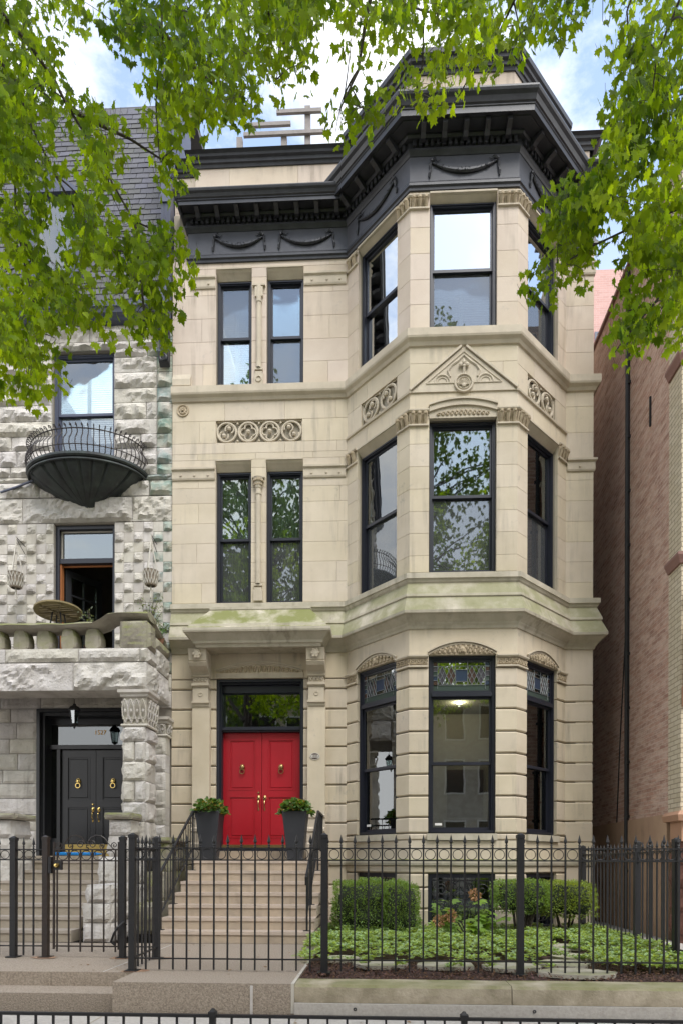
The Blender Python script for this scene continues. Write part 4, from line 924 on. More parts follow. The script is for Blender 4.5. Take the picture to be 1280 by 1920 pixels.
b = MB(); b.box(-5.75, -5.35, 3.2, 3.38, 5.0, 6.3); b.box(-5.3, -4.9, 3.22, 3.36, 5.0, 5.9); b.build('interior_shelf', M['darkwood'], gh)
# front doors in their deep black case
b = MB(); u0_, u1_ = GD1[0], GD1[1]
frame_box(b, G, u0_ + .002, u1_ - .002, 1.2, 4.098, .06, -.16, .02); frame_box(b, G, u0_ + .06, u1_ - .06, 1.2, 4.038, .06, -.34, -.06)
b.fbox(G, u0_ + .12, u1_ - .12, -.36, -.2, 3.36, 3.44); b.fbox(G, u0_ + .28, u0_ + .345, -.36, -.22, 1.3, 3.36); b.fbox(G, u0_ + .12, u1_ - .12, -.36, -.3, 3.86, 3.976); b.fbox(G, u0_ + .12, u0_ + .28, -.36, -.25, 1.3, 1.62)
dg = b.build('door_case', M['blackdoor'], gh)
b = MB(); b.fbox(G, u0_ + .12, u1_ - .12, -.33, -.325, 3.44, 3.86); b.fbox(G, u0_ + .12, u0_ + .28, -.33, -.325, 1.62, 3.36); b.build('pane', M['glasst'], dg)
um = -5.52 + g0; leafdoor(dg, G, um - .69, um - .004, 1.34, 3.35, -.27, M['blackdoor'], 1, M['brassb'], .48); leafdoor(dg, G, um + .004, um + .69, 1.34, 3.35, -.27, M['blackdoor'], -1, M['brassb'], .48)
text('1527', .12, M['gold'], dg, (-5.46, .338, 3.70), (R(90), 0, 0), 'transom_numeral')
# porch: landing, pier, lintel, balustrade
P1 = -1.12
def rbox(bb, x0, x1, y0, y1, z0, z1, depth=.05, cell=.05, sides='fr', ms=None):
    bb.box(x0 + .003, x1 - .003, y0 + .003, y1 - .003, z0 + .003, z1 - .003)
    if 'f' in sides: rock(bb, Fr((x0, y0), (x1, y0)), 0, x1 - x0, z0, z1, depth, cell, back=-.002)
    if 'r' in sides: rock(bb, Fr((x1, y0), (x1, y1)), 0, y1 - y0, z0, z1, depth, cell, back=-.002)
    if 'l' in sides: rock(bb, Fr((x0, y1), (x0, y0)), 0, y1 - y0, z0, z1, depth, cell, back=-.002)
b = MB()
zs = [1.19, 1.5, 1.86, 2.2, 2.56, 2.9, 3.24, 3.5]
for k, (za, zb) in enumerate(zip(zs[:-1], zs[1:])):
    if k % 2: rbox(b, -4.42, -4.21, P1, P1 + .5, za, zb, .05, .035, 'fl'); rbox(b, -4.21, -4.02, P1, P1 + .5, za, zb, .05, .035, 'fr')
    else: rbox(b, -4.42, -4.02, P1, P1 + .5, za, zb, .055, .04, 'flr')
b.build('porch_pier', M['grey'], gh)
b = MB()
for k in range(7): rbox(b, -4.20, -3.96, -.24, .0, 1.19 + k * .33, 1.19 + (k + 1) * .33, .04, .04, 'f')
b.build('wall_pier', M['grey'], gh)
def leafcap(x0, x1, y0, y1, z0, z1):
    b = MB(); sq = [(x0, y1), (x0, y0), (x1, y0), (x1, y1)]
    b.sweep([(-.05, z0), (.02, z0), (.03, z0 + .02), (.02, z0 + .045), (-.05, z0 + .045)], sq); b.sweep([(-.05, z1 - .13), (.03, z1 - .12), (.04, z1 - .1), (.03, z1 - .08), (.07, z1 - .05), (.07, z1), (-.05, z1)], sq); b.box(x0 + .01, x1 - .01, y0 + .01, y1, z0, z1 - .005)
    cp = b.build('capital', M['greys'], gh); b = MB()
    for F in (Fr((x0, y0), (x1, y0)), Fr((x1, y0), (x1, y1))):
        n = max(2, round(F.len / .12))
        for i in range(n):
            u = F.len * (i + .5) / n; h = z1 - z0 - .17; zb = z0 + .04
            for s in (-1, 1):
                b.tube([F.P(u, .0, zb + h * .05), F.P(u + s * .045, .02, zb + h * .3), F.P(u + s * .05, .035, zb + h * .6), F.P(u + s * .015, .06, zb + h * .9)], [.016, .013, .012, .010], 5); b.ring(F, u + s * .035, zb + h * .8, .045, .02, .008, 10, 5); b.ring(F, u + s * .03, zb + h * .22, .02, .018, .007, 8, 5)
            b.ball(F.P(u, .03, zb + h * .5), (.024, .02, .035), 6); b.ball(F.P(u, .05, zb + h * .9), .018, 6)
    b.build('leaf_carving', M['greys'], cp)
leafcap(-4.42, -4.0, P1, P1 + .48, 3.50, 4.13); leafcap(-4.2, -3.955, -.24, -.002, 3.50, 3.86)
b = MB(); rbox(b, -8.2, -6.9, P1, P1 + .5, 4.13, 4.62, .11, .045, 'f'); rbox(b, -6.9, -5.3, P1, P1 + .5, 4.13, 4.62, .11, .045, 'f'); rbox(b, -5.3, -4.0, P1, P1 + .5, 4.13, 4.62, .10, .045, 'fr'); rbox(b, -4.4, -4.0, P1 + .503, -.0, 4.13, 4.62, .05, .05, 'r')
b.build('porch_lintel', M['grey'], gh)
b = MB()
for a, c in ((-8.2, -6.5), (-6.5, -5.2), (-5.2, -4.12), (-4.12, -3.99)): rbox(b, a, c, P1 - .01, P1 + .45, 4.623, 4.86, .05, .045, 'fr' if c > -4 else 'f')
rbox(b, -4.35, -3.99, P1 + .45, 0, 4.623, 5.0, .05, .05, 'r'); b.box(-8.2, -4.4, P1 + .46, 0, 4.58, 4.75); b.build('porch_cornice', M['grey'], gh)
b = MB(); rbox(b, -4.47, -4.0, P1, P1 + .42, 4.863, 5.33, .045, .045, 'frl'); rbox(b, -4.3, -4.0, P1 + .42, -.001, 5.0, 5.2, .05, .05, 'r'); b.build('balustrade_pier', M['greym'], gh)
for x in (-7.6, -7.15, -6.72, -6.29, -5.86, -5.43, -5.0, ):
    b = MB(); s = Vector((x, 2, 1)); rows = []
    F = Fr((x - .17, P1 + .02), (x + .17, P1 + .02)); n = 8; V = []
    prof = [(.10, 0), (.145, .06), (.155, .14), (.15, .24), (.12, .33), (.10, .36)]
    for hw, h in prof:
        for q in range(12):
            a = q / 12 * 2 * math.pi; cx_, cy_ = math.copysign(abs(math.cos(a)) ** .5, math.cos(a)), math.copysign(abs(math.sin(a)) ** .5, math.sin(a)); r = 1 + .10 * mnoise.noise(Vector((a * 2, h * 8, x * 5)))
            V.append((x + hw * cx_ * r, P1 + .2 + .14 * cy_ * r, 4.862 + h))
    b.add(V, [(j * 12 + q, j * 12 + (q + 1) % 12, (j + 1) * 12 + (q + 1) % 12, (j + 1) * 12 + q) for j in range(len(prof) - 1) for q in range(12)]); b.build('baluster', M['greym'], gh)
b = MB(); pts = [(-8.2, 5.27), (-7, 5.29), (-6, 5.28), (-5.2, 5.30), (-4.95, 5.30), (-4.8, 5.36), (-4.68, 5.44), (-4.5, 5.46), (-4.15, 5.47), (-3.98, 5.46)]
q = [(Vector((x, P1 + .2, z)), .0) for x, z in pts]; W = 10; V = []
fine = []
for (x0, z0), (x1, z1) in zip(pts[:-1], pts[1:]):
    k = max(1, int((x1 - x0) / .08)); fine += [(x0 + (x1 - x0) * i / k, z0 + (z1 - z0) * i / k) for i in range(k)]
fine.append(pts[-1])
for x, z in fine:
    for i in range(W):
        a = i / W * 2 * math.pi; r = 1 + .22 * mnoise.noise(Vector((x * 3, a * 1.5, z))); V.append((x, P1 + .2 + .25 * math.cos(a) * r, z - .02 + .07 * math.sin(a) * r))
b.add(V, [(j * W + i, j * W + (i + 1) % W, (j + 1) * W + (i + 1) % W, (j + 1) * W + i) for j in range(len(fine) - 1) for i in range(W)] + [tuple(range((len(fine) - 1) * W, len(fine) * W))])
V = []
for k in range(12):
    y = P1 + .2 + (1.0) * k / 11; zt = 5.47 - .02 * k - (.1 if k > 8 else 0)
    for i in range(W): a = i / W * 2 * math.pi; r = 1 + .25 * mnoise.noise(Vector((y * 3, a * 1.5, 7))); V.append((-4.13 + .15 * math.cos(a) * r, y, zt - .02 + .06 * math.sin(a) * r))
b.add(V, [(j * W + i, j * W + (i + 1) % W, (j + 1) * W + (i + 1) % W, (j + 1) * W + i) for j in range(11) for i in range(W)])
b.build('balustrade_rail', M['greym'], gh)
# mansard, gutter, dormer, console
b = MB(); F = G; z = 11.72; k = 0
def mans(z): return .02 - .10 + (z - 11.6) * .26
while z < 17.0:
    y0, y1 = mans(z), mans(z + .17); u = -8.2 + (k % 2) * .13
    while u < -4.15:
        x1 = min(u + .255, -4.14); zz_ = z - random.uniform(0, .015)
        b.hexa([(u + .002, y0 - .035, zz_), (x1 - .002, y0 - .035, zz_ + random.uniform(-.008, .008)), (x1 - .002, y0, z), (u + .002, y0, z), (u + .002, y1 - .012, z + .19), (x1 - .002, y1 - .012, z + .19), (x1 - .002, y1, z + .19), (u + .002, y1, z + .19)]); u += .26
    z += .145; k += 1
rf = b.build('mansard_roof', M['slate'], gh)
b = MB(); b.add([(-8.2, .0, 11.6), (-3.95, .0, 11.6), (-3.95, mans(17.2) + .02, 17.1), (-8.2, mans(17.2) + .02, 17.1)], [(0, 1, 2, 3)]); b.box(-8.2, -3.95, mans(17.2), 9.9, 17.0, 17.2); b.build('roof_deck', M['slate'], rf)
b = MB(); 
for i in range(7): b.box(-4.13 + i * .026, -4.118 + i * .026, -.10, .5, 12.6, 13.6)
b.box(-4.135, -3.95, -.085, 1.2, 11.6, 16.2); b.box(-4.15, -3.95, -.12, -.08, 13.6, 13.66); b.box(-4.15, -3.95, -.12, -.08, 12.5, 12.56); b.build('party_wall_cladding', M['framelite'], gh)
b = MB(); b.sweep([(-.02, 11.40), (.10, 11.42), (.13, 11.46), (.2, 11.48), (.22, 11.55), (.25, 11.56), (.25, 11.62), (.2, 11.66), (-.02, 11.68)], [(-8.2, 0), (-3.96, 0)]); b.sweep([(-.02, 11.685), (.17, 11.685), (.17, 11.73), (-.02, 11.76)], [(-8.2, 0), (-3.96, 0)]); b.build('gutter', M['framelite'], gh)
b = MB(); b.sweep([(0, 10.55), (.10, 10.6), (.14, 10.75), (.10, 10.9), (.08, 11.1), (.16, 11.25), (.24, 11.35), (.24, 11.55), (0, 11.55)], [(-4.16, -.02), (-3.97, -.02)])
for i in range(5): b.ring(Fr((-4.16, -.02), (-3.97, -.02)), .095, 10.65 + i * .19, .12, .06, .018, 12, 5)
b.build('roof_console', M['black'], gh)
b = MB(); b.box(-6.75, -5.75, .0, 1.5, 12.3, 13.9); b.prism(Fr((-6.82, -.05), (-5.68, -.05)), [(0, 13.9), (1.14, 13.9), (.57, 14.35)], -2, .05); dm = b.build('dormer', M['framelite'], gh)
b = MB(); b.box(-6.62, -5.88, -.012, -.002, 12.45, 13.8); b.build('pane', M['glassd'], dm)
# copper balcony
bal = MB(); cx0, cy0 = -5.57, .05; A_, B_ = 1.10, .72; nt_, nr_ = 72, 12; V = []
for j in range(nr_ + 1):
    t = j / nr_; sc_ = math.cos(t * math.pi / 2) ** .85 if j else 1; zz_ = 8.50 - .62 * (t ** 1.15) * (1 if True else 0)
    sc_ = (1 - t ** 1.7) * 1.0
    for i in range(nt_ + 1):
        a = math.pi * i / nt_; rb = 1 - (.055 * (abs(math.sin(a * 13)) ** .5 < .45) if 0 < j < nr_ else 0)
        V.append((cx0 - A_ * math.cos(a) * sc_ * rb, cy0 - B_ * math.sin(a) * sc_ * rb, zz_))
bal.add(V, [(j * (nt_ + 1) + i, j * (nt_ + 1) + i + 1, (j + 1) * (nt_ + 1) + i + 1, (j + 1) * (nt_ + 1) + i) for j in range(nr_) for i in range(nt_)])
bo = bal.build('balcony', M['copper'], gh)
b = MB(); rp = [(cx0 - (A_ + .02) * math.cos(math.pi * i / 40), cy0 - (B_ + .02) * math.sin(math.pi * i / 40), 8.53) for i in range(41)]
b.tube(rp, .045, 8); b.tube([(x, y, 8.45) for x, y, z in rp], .02, 6); b.add([(x, y, 8.53) for x, y, z in rp], [tuple(range(41))]); b.tube([(cx0, -.03, 7.98), (cx0, -.02, 7.84)], [.04, .005], 8); b.build('balcony_rim', M['copper'], bo)
b = MB()
def rp2(f, z): return [(cx0 - (A_ + f) * math.cos(math.pi * i / 40), cy0 - (B_ + f) * math.sin(math.pi * i / 40), z) for i in range(41)]
b.tube(rp2(-.02, 9.02), .011, 5); b.tube(rp2(.06, 8.68), .009, 5)
b.build('balcony_rail', M['ironb'], bo)
for i in range(1, 34):
    a = math.pi * i / 34; cc, ss = math.cos(a), math.sin(a); pts = []
    for f, z in ((-.06, 8.55), (.03, 8.6), (.075, 8.7), (.06, 8.8), (-.01, 8.9), (-.04, 8.97), (-.02, 9.03), (.02, 9.07), (.055, 9.06), (.05, 9.03), (.03, 9.035)): pts.append((cx0 - (A_ + f) * cc, cy0 - (B_ + f) * ss, z))
    b = MB(); b.tube(pts, .0095, 5); b.build('baluster', M['ironb'], bo)
# steps, cheek walls
def steps(name, label, x0, x1, mt, nstep=7, y0=-2.97, tr=.30, ri=.17, yend=0, x0b=None, x1b=None):
    s = base(name, ((x0 + x1) / 2, y0, 0)); tag(s, label, 'steps')
    for k in range(nstep):
        b = MB(); ya = y0 + k * tr; yb = y0 + (k + 1) * tr if k < nstep - 1 else yend
        F = Fr((x0, ya), (x1, ya)); zt = (k + 1) * ri
        b.box(x0 + .001 * k, x1 - .001 * k, ya + .012, yend, k * ri - .001 * k, zt - .045)
        b.hexa([(x0, ya - .005, zt - .045), (x1, ya - .005, zt - .045), (x1, yb + .012, zt - .045), (x0, yb + .012, zt - .045), (x0, ya + .002, zt), (x1, ya + .002, zt), (x1, yb + .012, zt), (x0, yb + .012, zt)])
        b.build('step', mt, s)
    return s
gs = steps('grey_steps', 'worn grey stone steps up to the black double doors, behind the gate', -8.0, -4.42, M['stepg'], yend=.28)
b = MB(); b.box(-6.5, -4.45, -.55, .34, 1.193, 1.27); b.build('door_step', M['stepg'], gs)
cw = base('cheek_wall', (-4.2, -2, 0)); tag(cw, 'rough grey stone wall stepping down beside the grey steps, right side', 'low wall')
b = MB(); rbox(b, -4.47, -4.0, -1.95, P1 - .06, 0, .4, .05, .05, 'frl'); rbox(b, -4.47, -4.0, -1.95, P1 - .06, .4, .8, .05, .05, 'frl'); rbox(b, -4.47, -4.0, -1.95, P1 - .06, .8, 1.25, .05, .05, 'frl'); rbox(b, -4.47, -4.1, -1.55, P1 - .06, 1.25, 1.6, .05, .045, 'frl'); rbox(b, -4.47, -4.1, -1.55, P1 - .06, 1.6, 1.86, .05, .045, 'frl')
b.build('wall_stones', M['grey'], cw)
b = MB(); rbox(b, -4.52, -4.07, -1.62, P1 - .05, 1.865, 1.98, .03, .04, 'frl'); b.build('cap_stone', M['greym'], cw)
b = MB(); rbox(b, -4.25, -3.85, -2.95, -1.96, 0, .28, .05, .045, 'frl'); rbox(b, -4.25, -3.85, -2.95, -1.96, .28, .56, .05, .045, 'frl'); rbox(b, -4.22, -3.87, -2.9, -1.96, .56, .83, .05, .045, 'frl'); b.build('lower_stones', M['grey'], cw)
b = MB(); rbox(b, -3.96, -3.55, -1.9, -.05, .0, .5, .05, .06, 'fr'); rbox(b, -3.94, -3.6, -1.3, -.05, .5, 1.0, .05, .06, 'fr'); rbox(b, -3.92, -3.65, -.9, -.05, 1.0, 1.5, .05, .05, 'fr'); rbox(b, -3.95, -3.62, -.95, -.04, 1.5, 1.6, .03, .05, 'fr'); b.build('side_stones', M['greym'], cw)
cw2 = base('cheek_wall', (-6.2, -1.6, 0)); tag(cw2, 'rough grey stone pier with moss beside the grey steps at the left edge of the photo', 'low wall')
b = MB(); rbox(b, -6.6, -6.0, -1.7, P1, 0, .5, .05, .05, 'frl'); rbox(b, -6.6, -6.0, -1.7, P1, .5, 1.2, .05, .05, 'frl'); rbox(b, -6.6, -6.02, -1.7, P1, 1.2, 1.55, .05, .05, 'frl'); rbox(b, -6.6, -6.05, -1.7, P1, 1.55, 1.85, .05, .05, 'frl'); b.build('wall_stones', M['grey'], cw2)
b = MB(); rbox(b, -6.7, -5.95, -1.78, P1, 1.855, 1.96, .03, .04, 'frl'); b.build('cap_stone', M['greym'], cw2)
lantern('porch_lantern', (-5.55, -.55, 4.13), .95, 'black lantern hanging under the grey porch lintel', chain=.08)
dm_ = MB(); dm_.box(-5.92, -4.72, -.14, -.115, 1.275, 1.49); o = dm_.build('number_board', M['mat'], loc=(-5.3, -.13, 1.275)); tag(o, 'yellow brown board with dark numerals standing at the foot of the black doors', 'board')
for i, ch in enumerate('1527'): text(ch, .16, M['ink'], o, (-5.78 + i * .29, -.142, 1.42), (R(90), 0, 0), 'board_numeral')
b = MB(); b.tube([(-5.95, -.47, 1.306), (-5.2, -.44, 1.306)], .034, 8); b.tube([(-5.18, -.44, 1.306), (-5.08, -.44, 1.306)], [.03, .012], 8); tag(b.build('newspaper_roll', M['blue'], loc=(-5.5, -.45, 1.27)), 'rolled newspaper in blue plastic on the landing before the black doors', 'newspaper')
# hanging planters
for x, lb in ((-6.78, 'white macrame basket planter hanging left of the upper doorway'), (-4.22, 'white macrame basket planter hanging right of the upper doorway, beside the stained quoins')):
    y = -.33; t = base('hanging_planter', (x, y, 6.4)); tag(t, lb, 'hanging planter', 'hanging macrame planters')
    b = MB()
    for q in (0, 2.1, 4.2): b.tube([(x, y, 7.1), (x + .12 * math.cos(q + .5), y + .12 * math.sin(q + .5), 6.55)], .012, 5)
    b.tube([(x, y, 7.22), (x, y, 7.05)], .014, 5); b.tube([(x, y, 6.28), (x, y, 6.05)], [.012, .02], 5); b.build('rope', M['rope'], t)
    b = MB(); b.lathe([(.08, 6.27), (.10, 6.28), (.135, 6.52), (.145, 6.54), (.12, 6.54), (.09, 6.31), (.001, 6.31)], (x, y, 0), 16); b.build('basket', M['basket'], t)
    b = MB()
    for i in range(14):
        q = i * 6.283 / 14
        for s in (-1, 1): b.tube([(x + .15 * math.cos(q), y + .15 * math.sin(q), 6.53), (x + .128 * math.cos(q + s * .25), y + .128 * math.sin(q + s * .25), 6.41), (x + .108 * math.cos(q), y + .108 * math.sin(q), 6.29)], .007, 4)
    b.build('net', M['rope'], t)
    b = MB(); b.tube([(x, -.01, 7.2), (x, y, 7.23)], .008, 5); b.tube([(x, -.01, 7.05), (x, y, 7.21)], .006, 5); b.build('bracket', M['iron'], t)
# round table on the balcony terrace
t = base('patio_table', (-5.9, -.45, 4.75)); tag(t, 'round slatted wooden table top tilted up behind the stone balustrade', 'table')
b = MB(); mt_ = Matrix.Translation((-5.88, -.5, 5.74)) @ Matrix.Rotation(R(-6), 4, 'X') @ Matrix.Rotation(R(-3), 4, 'Y')
V = []; n = 28
def disc(bb, r0, r1, z0, z1):
    V = [mt_ @ Vector((r * math.cos(i * 2 * math.pi / n), r * math.sin(i * 2 * math.pi / n) * .95, z)) for r, z in ((r0, z0), (r1, z0), (r1, z1), (r0, z1)) for i in range(n)]
    bb.add(V, [(k * n + i, k * n + (i + 1) % n, ((k + 1) % 4) * n + (i + 1) % n, ((k + 1) % 4) * n + i) for k in range(4) for i in range(n)])
disc(b, .33, .42, 0, .03)
for i in range(-4, 5):
    w_ = math.sqrt(.33 ** 2 - (i * .075) ** 2) if abs(i) < 4.4 else .1
    V = [mt_ @ Vector(p) for p in [(-w_, i * .075 - .03, .004), (w_, i * .075 - .03, .004), (w_, i * .075 + .03, .004), (-w_, i * .075 + .03, .004), (-w_, i * .075 - .03, .024), (w_, i * .075 - .03, .024), (w_, i * .075 + .03, .024), (-w_, i * .075 + .03, .024)]]; b.hexa(V)
for a_, c_ in (((-.38, 0), (.38, 0)), ((-.2, -.3), (.2, .3)), ((.2, -.3), (-.2, .3))):
    b.tube([mt_ @ Vector((a_[0], a_[1], -.012)), mt_ @ Vector((c_[0], c_[1], -.012))], .014, 4)
M['patina'] = mat('lichened_teak', (.24, .19, .1), .85, c2=(.13, .11, .07), nscale=9, isl=.2, spots=.6, spotc=(.3, .32, .15)); b.build('tabletop', M['patina'], t)
for q in (.7, 2.3, 3.9, 5.5):
    b = MB(); b.tube([(-5.88 + .1 * math.cos(q), -.5 + .1 * math.sin(q), 5.72), (-5.88 + .28 * math.cos(q), -.5 + .24 * math.sin(q), 4.76)], .014, 5); b.build('leg', M['iron'], t)

def potplant(name, label, cat, p, pot_r, pot_h, h, rad, n, leaf, lm, stems=7, droop=.3, potm='planterb'):
    x, y, z = p; t = base(name, p); tag(t, label, cat)
    b = MB(); b.lathe([(pot_r * .7, z + .002), (pot_r, z + pot_h), (pot_r * 1.06, z + pot_h), (pot_r * .9, z + pot_h - .03), (.001, z + pot_h - .03)], (x, y, 0), 14); b.build('pot', M[potm], t)
    s = MB(); V = []; Fc = []
    for i in range(stems):
        a = random.uniform(0, 6.28); r = rad * random.uniform(.3, 1); e = Vector((x + r * math.cos(a), y + r * math.sin(a), z + pot_h + h * random.uniform(.6, 1))); o = Vector((x, y, z + pot_h - .02)); m = (o + e) / 2 + Vector((0, 0, h * .15))
        s.tube([o, m, e], [.009, .006, .003], 4)
        for k in range(n // stems): q = random.uniform(.35, 1); c = o * (1 - q) + e * q + rv(rad * .28); blade(V, Fc, c, rv() + Vector((0, 0, .4)), rv() + Vector((0, -.3, .8)), leaf * random.uniform(.6, 1.2))
    s.build('stem', M['bark'], t); mesh_from(V, Fc).build('foliage', M[lm], t, recalc=False); return t
potplant('potted_shrub', 'leafy shrub in a pot behind the balustrade, in front of the open door', 'potted plant', (-5.2, -.6, 4.76), .14, .3, .75, .22, 160, .05, 'olive')
potplant('potted_shrub', 'tall airy shrub in a pot at the right corner of the porch terrace', 'potted plant', (-4.22, -.45, 4.76), .13, .35, 1.05, .27, 330, .045, 'olive', 12)
potplant('potted_shrub', 'small bright green plant at the right end of the stone balustrade', 'potted plant', (-4.08, -.28, 5.2), .1, .12, .3, .18, 160, .05, 'poth')
b = MB(); b.tube([at(0, 925, -.06), at(30, 915, -.08), at(60, 903, -.1), at(62, 880, -.12)], .022, 6); tag(b.build('downpipe', M['framelite'], loc=(-6.5, -.1, 8)), 'thin grey pipe running to the copper balcony across the rock-faced wall', 'pipe')

# ------------------------------------------------------------------ stairs of the buff house, rails, planters
ms = steps('stone_steps', 'broad pinkish stone steps rising to the red double doors', -3.2, -.93, M['step'], yend=.06)
b = MB(); b.box(-3.06, -1.44, -.32, .20, 1.193, 1.368); b.build('door_step', M['step'], ms)
def handrail(x, label, sx_):
    t = base('handrail', (x, -2, 0)); tag(t, label, 'handrail', 'iron handrails of the stone steps')
    y0, z0, y1, z1 = -2.82, 1.0, -1.18, 2.03
    b = MB(); b.tube([(x, y0 - .10, z0 - .16), (x, y0 - .12, z0 - .06), (x, y0, z0), (x, y1, z1), (x + sx_ * .0, -.12, z1 - .01)], .022, 4); b.build('rail', M['iron'], t)
    b = MB(); b.tube([(x, y0 + .05, .42), (x, y1, 1.40), (x, -.12, 1.34)], .012, 4); b.build('lower_rail', M['iron'], t)
    for y, zb, zt in ((y0 + .02, .17, z0), (-2.2, .51, 1.37), (y1, 1.02, z1), (-.12, 1.19, z1)): b = MB(); b.box(x - .014, x + .014, y - .014, y + .014, zb, zt); b.box(x - .05, x + .05, y - .04, y + .04, zb, zb + .01); b.build('post', M['iron'], t)
    n = 20
    for i in range(n):
        y = y0 + .08 + (-.16 - y0 - .08) * i / n; zt = z0 + (z1 - z0) * (y - y0) / (y1 - y0) if y < y1 else z1; zb = zt - .62 - (0 if y < y1 else .03)
        b = MB(); b.tube([(x, y, zb), (x, y, zt)], .008, 4); b.build('baluster', M['iron'], t)
    return t
handrail(-3.17, 'black iron handrail on the left side of the steps to the red doors', 1); handrail(-1.03, 'black iron handrail right of the steps to the red doors, near the bay', -1)
def planter(x, y, label):
    t = base('planter', (x, y, 1.19)); tag(t, label, 'planter', 'tall charcoal planters by the red doors')
    b = MB(); w0, w1, h = .125, .215, .86
    def sq(r, z): return [(x - r, y - r, z), (x + r, y - r, z), (x + r, y + r, z), (x - r, y + r, z)]
    rows = [sq(w0, 1.192), sq(w1, 1.192 + h), sq(w1 - .02, 1.192 + h), sq(w1 - .03, 1.192 + h - .07)]; V = [p for r in rows for p in r]
    b.add(V, [(k * 4 + i, k * 4 + (i + 1) % 4, k * 4 + 4 + (i + 1) % 4, k * 4 + 4 + i) for k in range(3) for i in range(4)] + [(12, 13, 14, 15), (3, 2, 1, 0)])
    o = b.build('pot', M['planter'], t); o.modifiers.new('b', 'BEVEL').width = .008
    for lm, n, sz in (('poth', 420, .10), ('potp', 260, .06)):
        V = []; Fc = []
        for _ in range(n):
            d = uball(); d.z = abs(d.z); c = Vector((x, y, 2.06)) + Vector((d.x * .29, d.y * .27, d.z * .21 + (.0 if abs(d.x) < .7 else -.06))); tp = Vector((d.x, d.y, random.uniform(-.4, .5))) + rv(.5); blade(V, Fc, c, tp, Vector((0, 0, 1)) + rv(.7), sz * random.uniform(.6, 1.1), .8)
        mesh_from(V, Fc).build('foliage' if lm == 'poth' else 'blossom', M[lm], t, recalc=False)
    b = MB()
    for _ in range(8): q = random.uniform(0, 6.28); b.tube([(x, y, 2.0), (x + .15 * math.cos(q), y + .15 * math.sin(q), 2.16)], .006, 4)
    b.build('stem', M['poth'], t)
planter(-2.98, -.78, 'tall tapered charcoal planter with leafy plant, left of the red doors'); planter(-1.46, -.78, 'tall tapered charcoal planter with leafy plant, right of the red doors')

# ------------------------------------------------------------------ neighbour on the right, far building
nb = base('brick_house', (6, -2, 0)); tag(nb, 'brown brick side wall and yellow brick front of the house at the right edge', 'house')
b = MB(); b.box(4.6, 4.9, -1.60, 9, 1.95, 12.2); b.build('side_wall', M['brown_brick'], nb)
b = MB(); b.box(4.575, 4.9, -1.59, 9, -.3, 1.95); b.build('stucco_base', M['stucco'], nb)
b = MB(); b.box(4.55, 4.95, -1.56, 9, 12.203, 12.27); b.build('coping', M['terrad'], nb)
b = MB(); b.box(4.59, 5.0, -2.02, -1.603, 1.95, 12.6); 
for i in range(0): pass
b.box(5.002, 9, -1.98, -1.7, 1.95, 12.6); b.build('front_wall', M['yellow_brick'], nb)
b = MB(); b.box(4.9, 9, 8.7, 9, 0, 12); b.box(8.7, 9, -1.6, 8.7, 0, 12); b.build('rear_wall', M['brown_brick'], nb); b = MB(); b.box(4.9, 8.7, -1.6, 8.7, 11.9, 12.0); b.build('roof', M['slate'], nb)
Fn = Fr((4.56, -2.02), (9, -2.02))
for z in (8.92, 5.87): b = MB(); b.sweep([(-.05, z - .14), (.03, z - .13), (.05, z - .08), (.08, z - .02), (.08, z + .02), (-.05, z + .03)], [(4.59, -1.62), (4.59, -2.02), (9, -2.02)]); b.build('string_course', M['terrad'], nb)
b = MB(); b.sweep([(-.05, 3.55), (.05, 3.56), (.06, 3.68), (.12, 3.72), (.14, 3.80), (.14, 3.84), (-.05, 3.86)], [(4.60, -2.02), (9, -2.02)]); b.build('window_sill', M['terra'], nb)
b = MB(); b.box(4.58, 9, -2.08, -1.7, 1.5, 1.948); b.sweep([(-.05, 1.80), (.08, 1.81), (.10, 1.9), (.05, 1.96), (-.05, 1.97)], [(4.58, -1.62), (4.58, -2.08), (9, -2.08)]); b.build('terracotta_base', M['terra'], nb)
b = MB()
for k in range(5): rbox(b, 4.62, 9, -2.05, -1.66, -.3 + k * .36, -.3 + (k + 1) * .36, .08, .06, 'fl')
b.build('rough_base', M['brownst'], nb)
for zc, r, gz in ((4.3, .75, 1), (5.2, .0, 0), (8.1, .0, 0)):
    if r:
        b = MB(); pts = [(4.69, -2.06, 3.86), (4.69, -2.06, 4.6), (4.73, -2.06, 4.9), (4.83, -2.06, 5.15), (5.03, -2.06, 5.35)]; b.tube(pts, .075, 8); b.tube([(p[0] + .17, p[1] + .02, p[2] - .03) for p in pts], .04, 8)
        for i in range(12): b.ball((4.80, -2.10, 3.95 + i * .085), .032, 6)
        b.ring(Fn, .26, 3.95, .06, .05, .02, 14, 6); b.build('window_arch', M['terra'], nb)
    else:
        b = MB(); b.ring(Fn, .46, zc, .04, .34, .06, 24, 8); b.build('roundel', M['terra'], nb); b = MB(); b.lathe([(.001, .03), (.28, .02)], Fn.P(.46, 0, zc), 20, axis=(Vector((1, 0, 0)), Vector((0, 0, 1)), Vector((0, -1, 0)))); b.build('roundel_pane', M['glassd'], nb)
b = MB(); b.tube([(4.57, .05, -.05), (4.57, .05, 12.1)], .045, 8)
for z in range(1, 12): b.box(4.555, 4.6, -.02, .12, z, z + .05)
b.build('downpipe', M['iron'], nb)
b = MB(); b.tube([(4.585, -.9, 9.1), (4.585, -.9, 8.6)], .02, 5); b.build('wall_tie', M['iron'], nb)
b = MB(); b.tube([(4.588, .2, 5.3), (4.588, .45, 3.4), (4.588, .7, .9)], .012, 4); b.build('cable', M['iron'], nb)
pk = base('pink_building', (12, 14, 0)); tag(pk, 'pale red brick block far behind, in the gap above the brown brick wall', 'building')
b = MB(); b.box(7.5, 20, 14, 24, -.4, 24.9); b.build('wall', M['pink_brick'], pk)
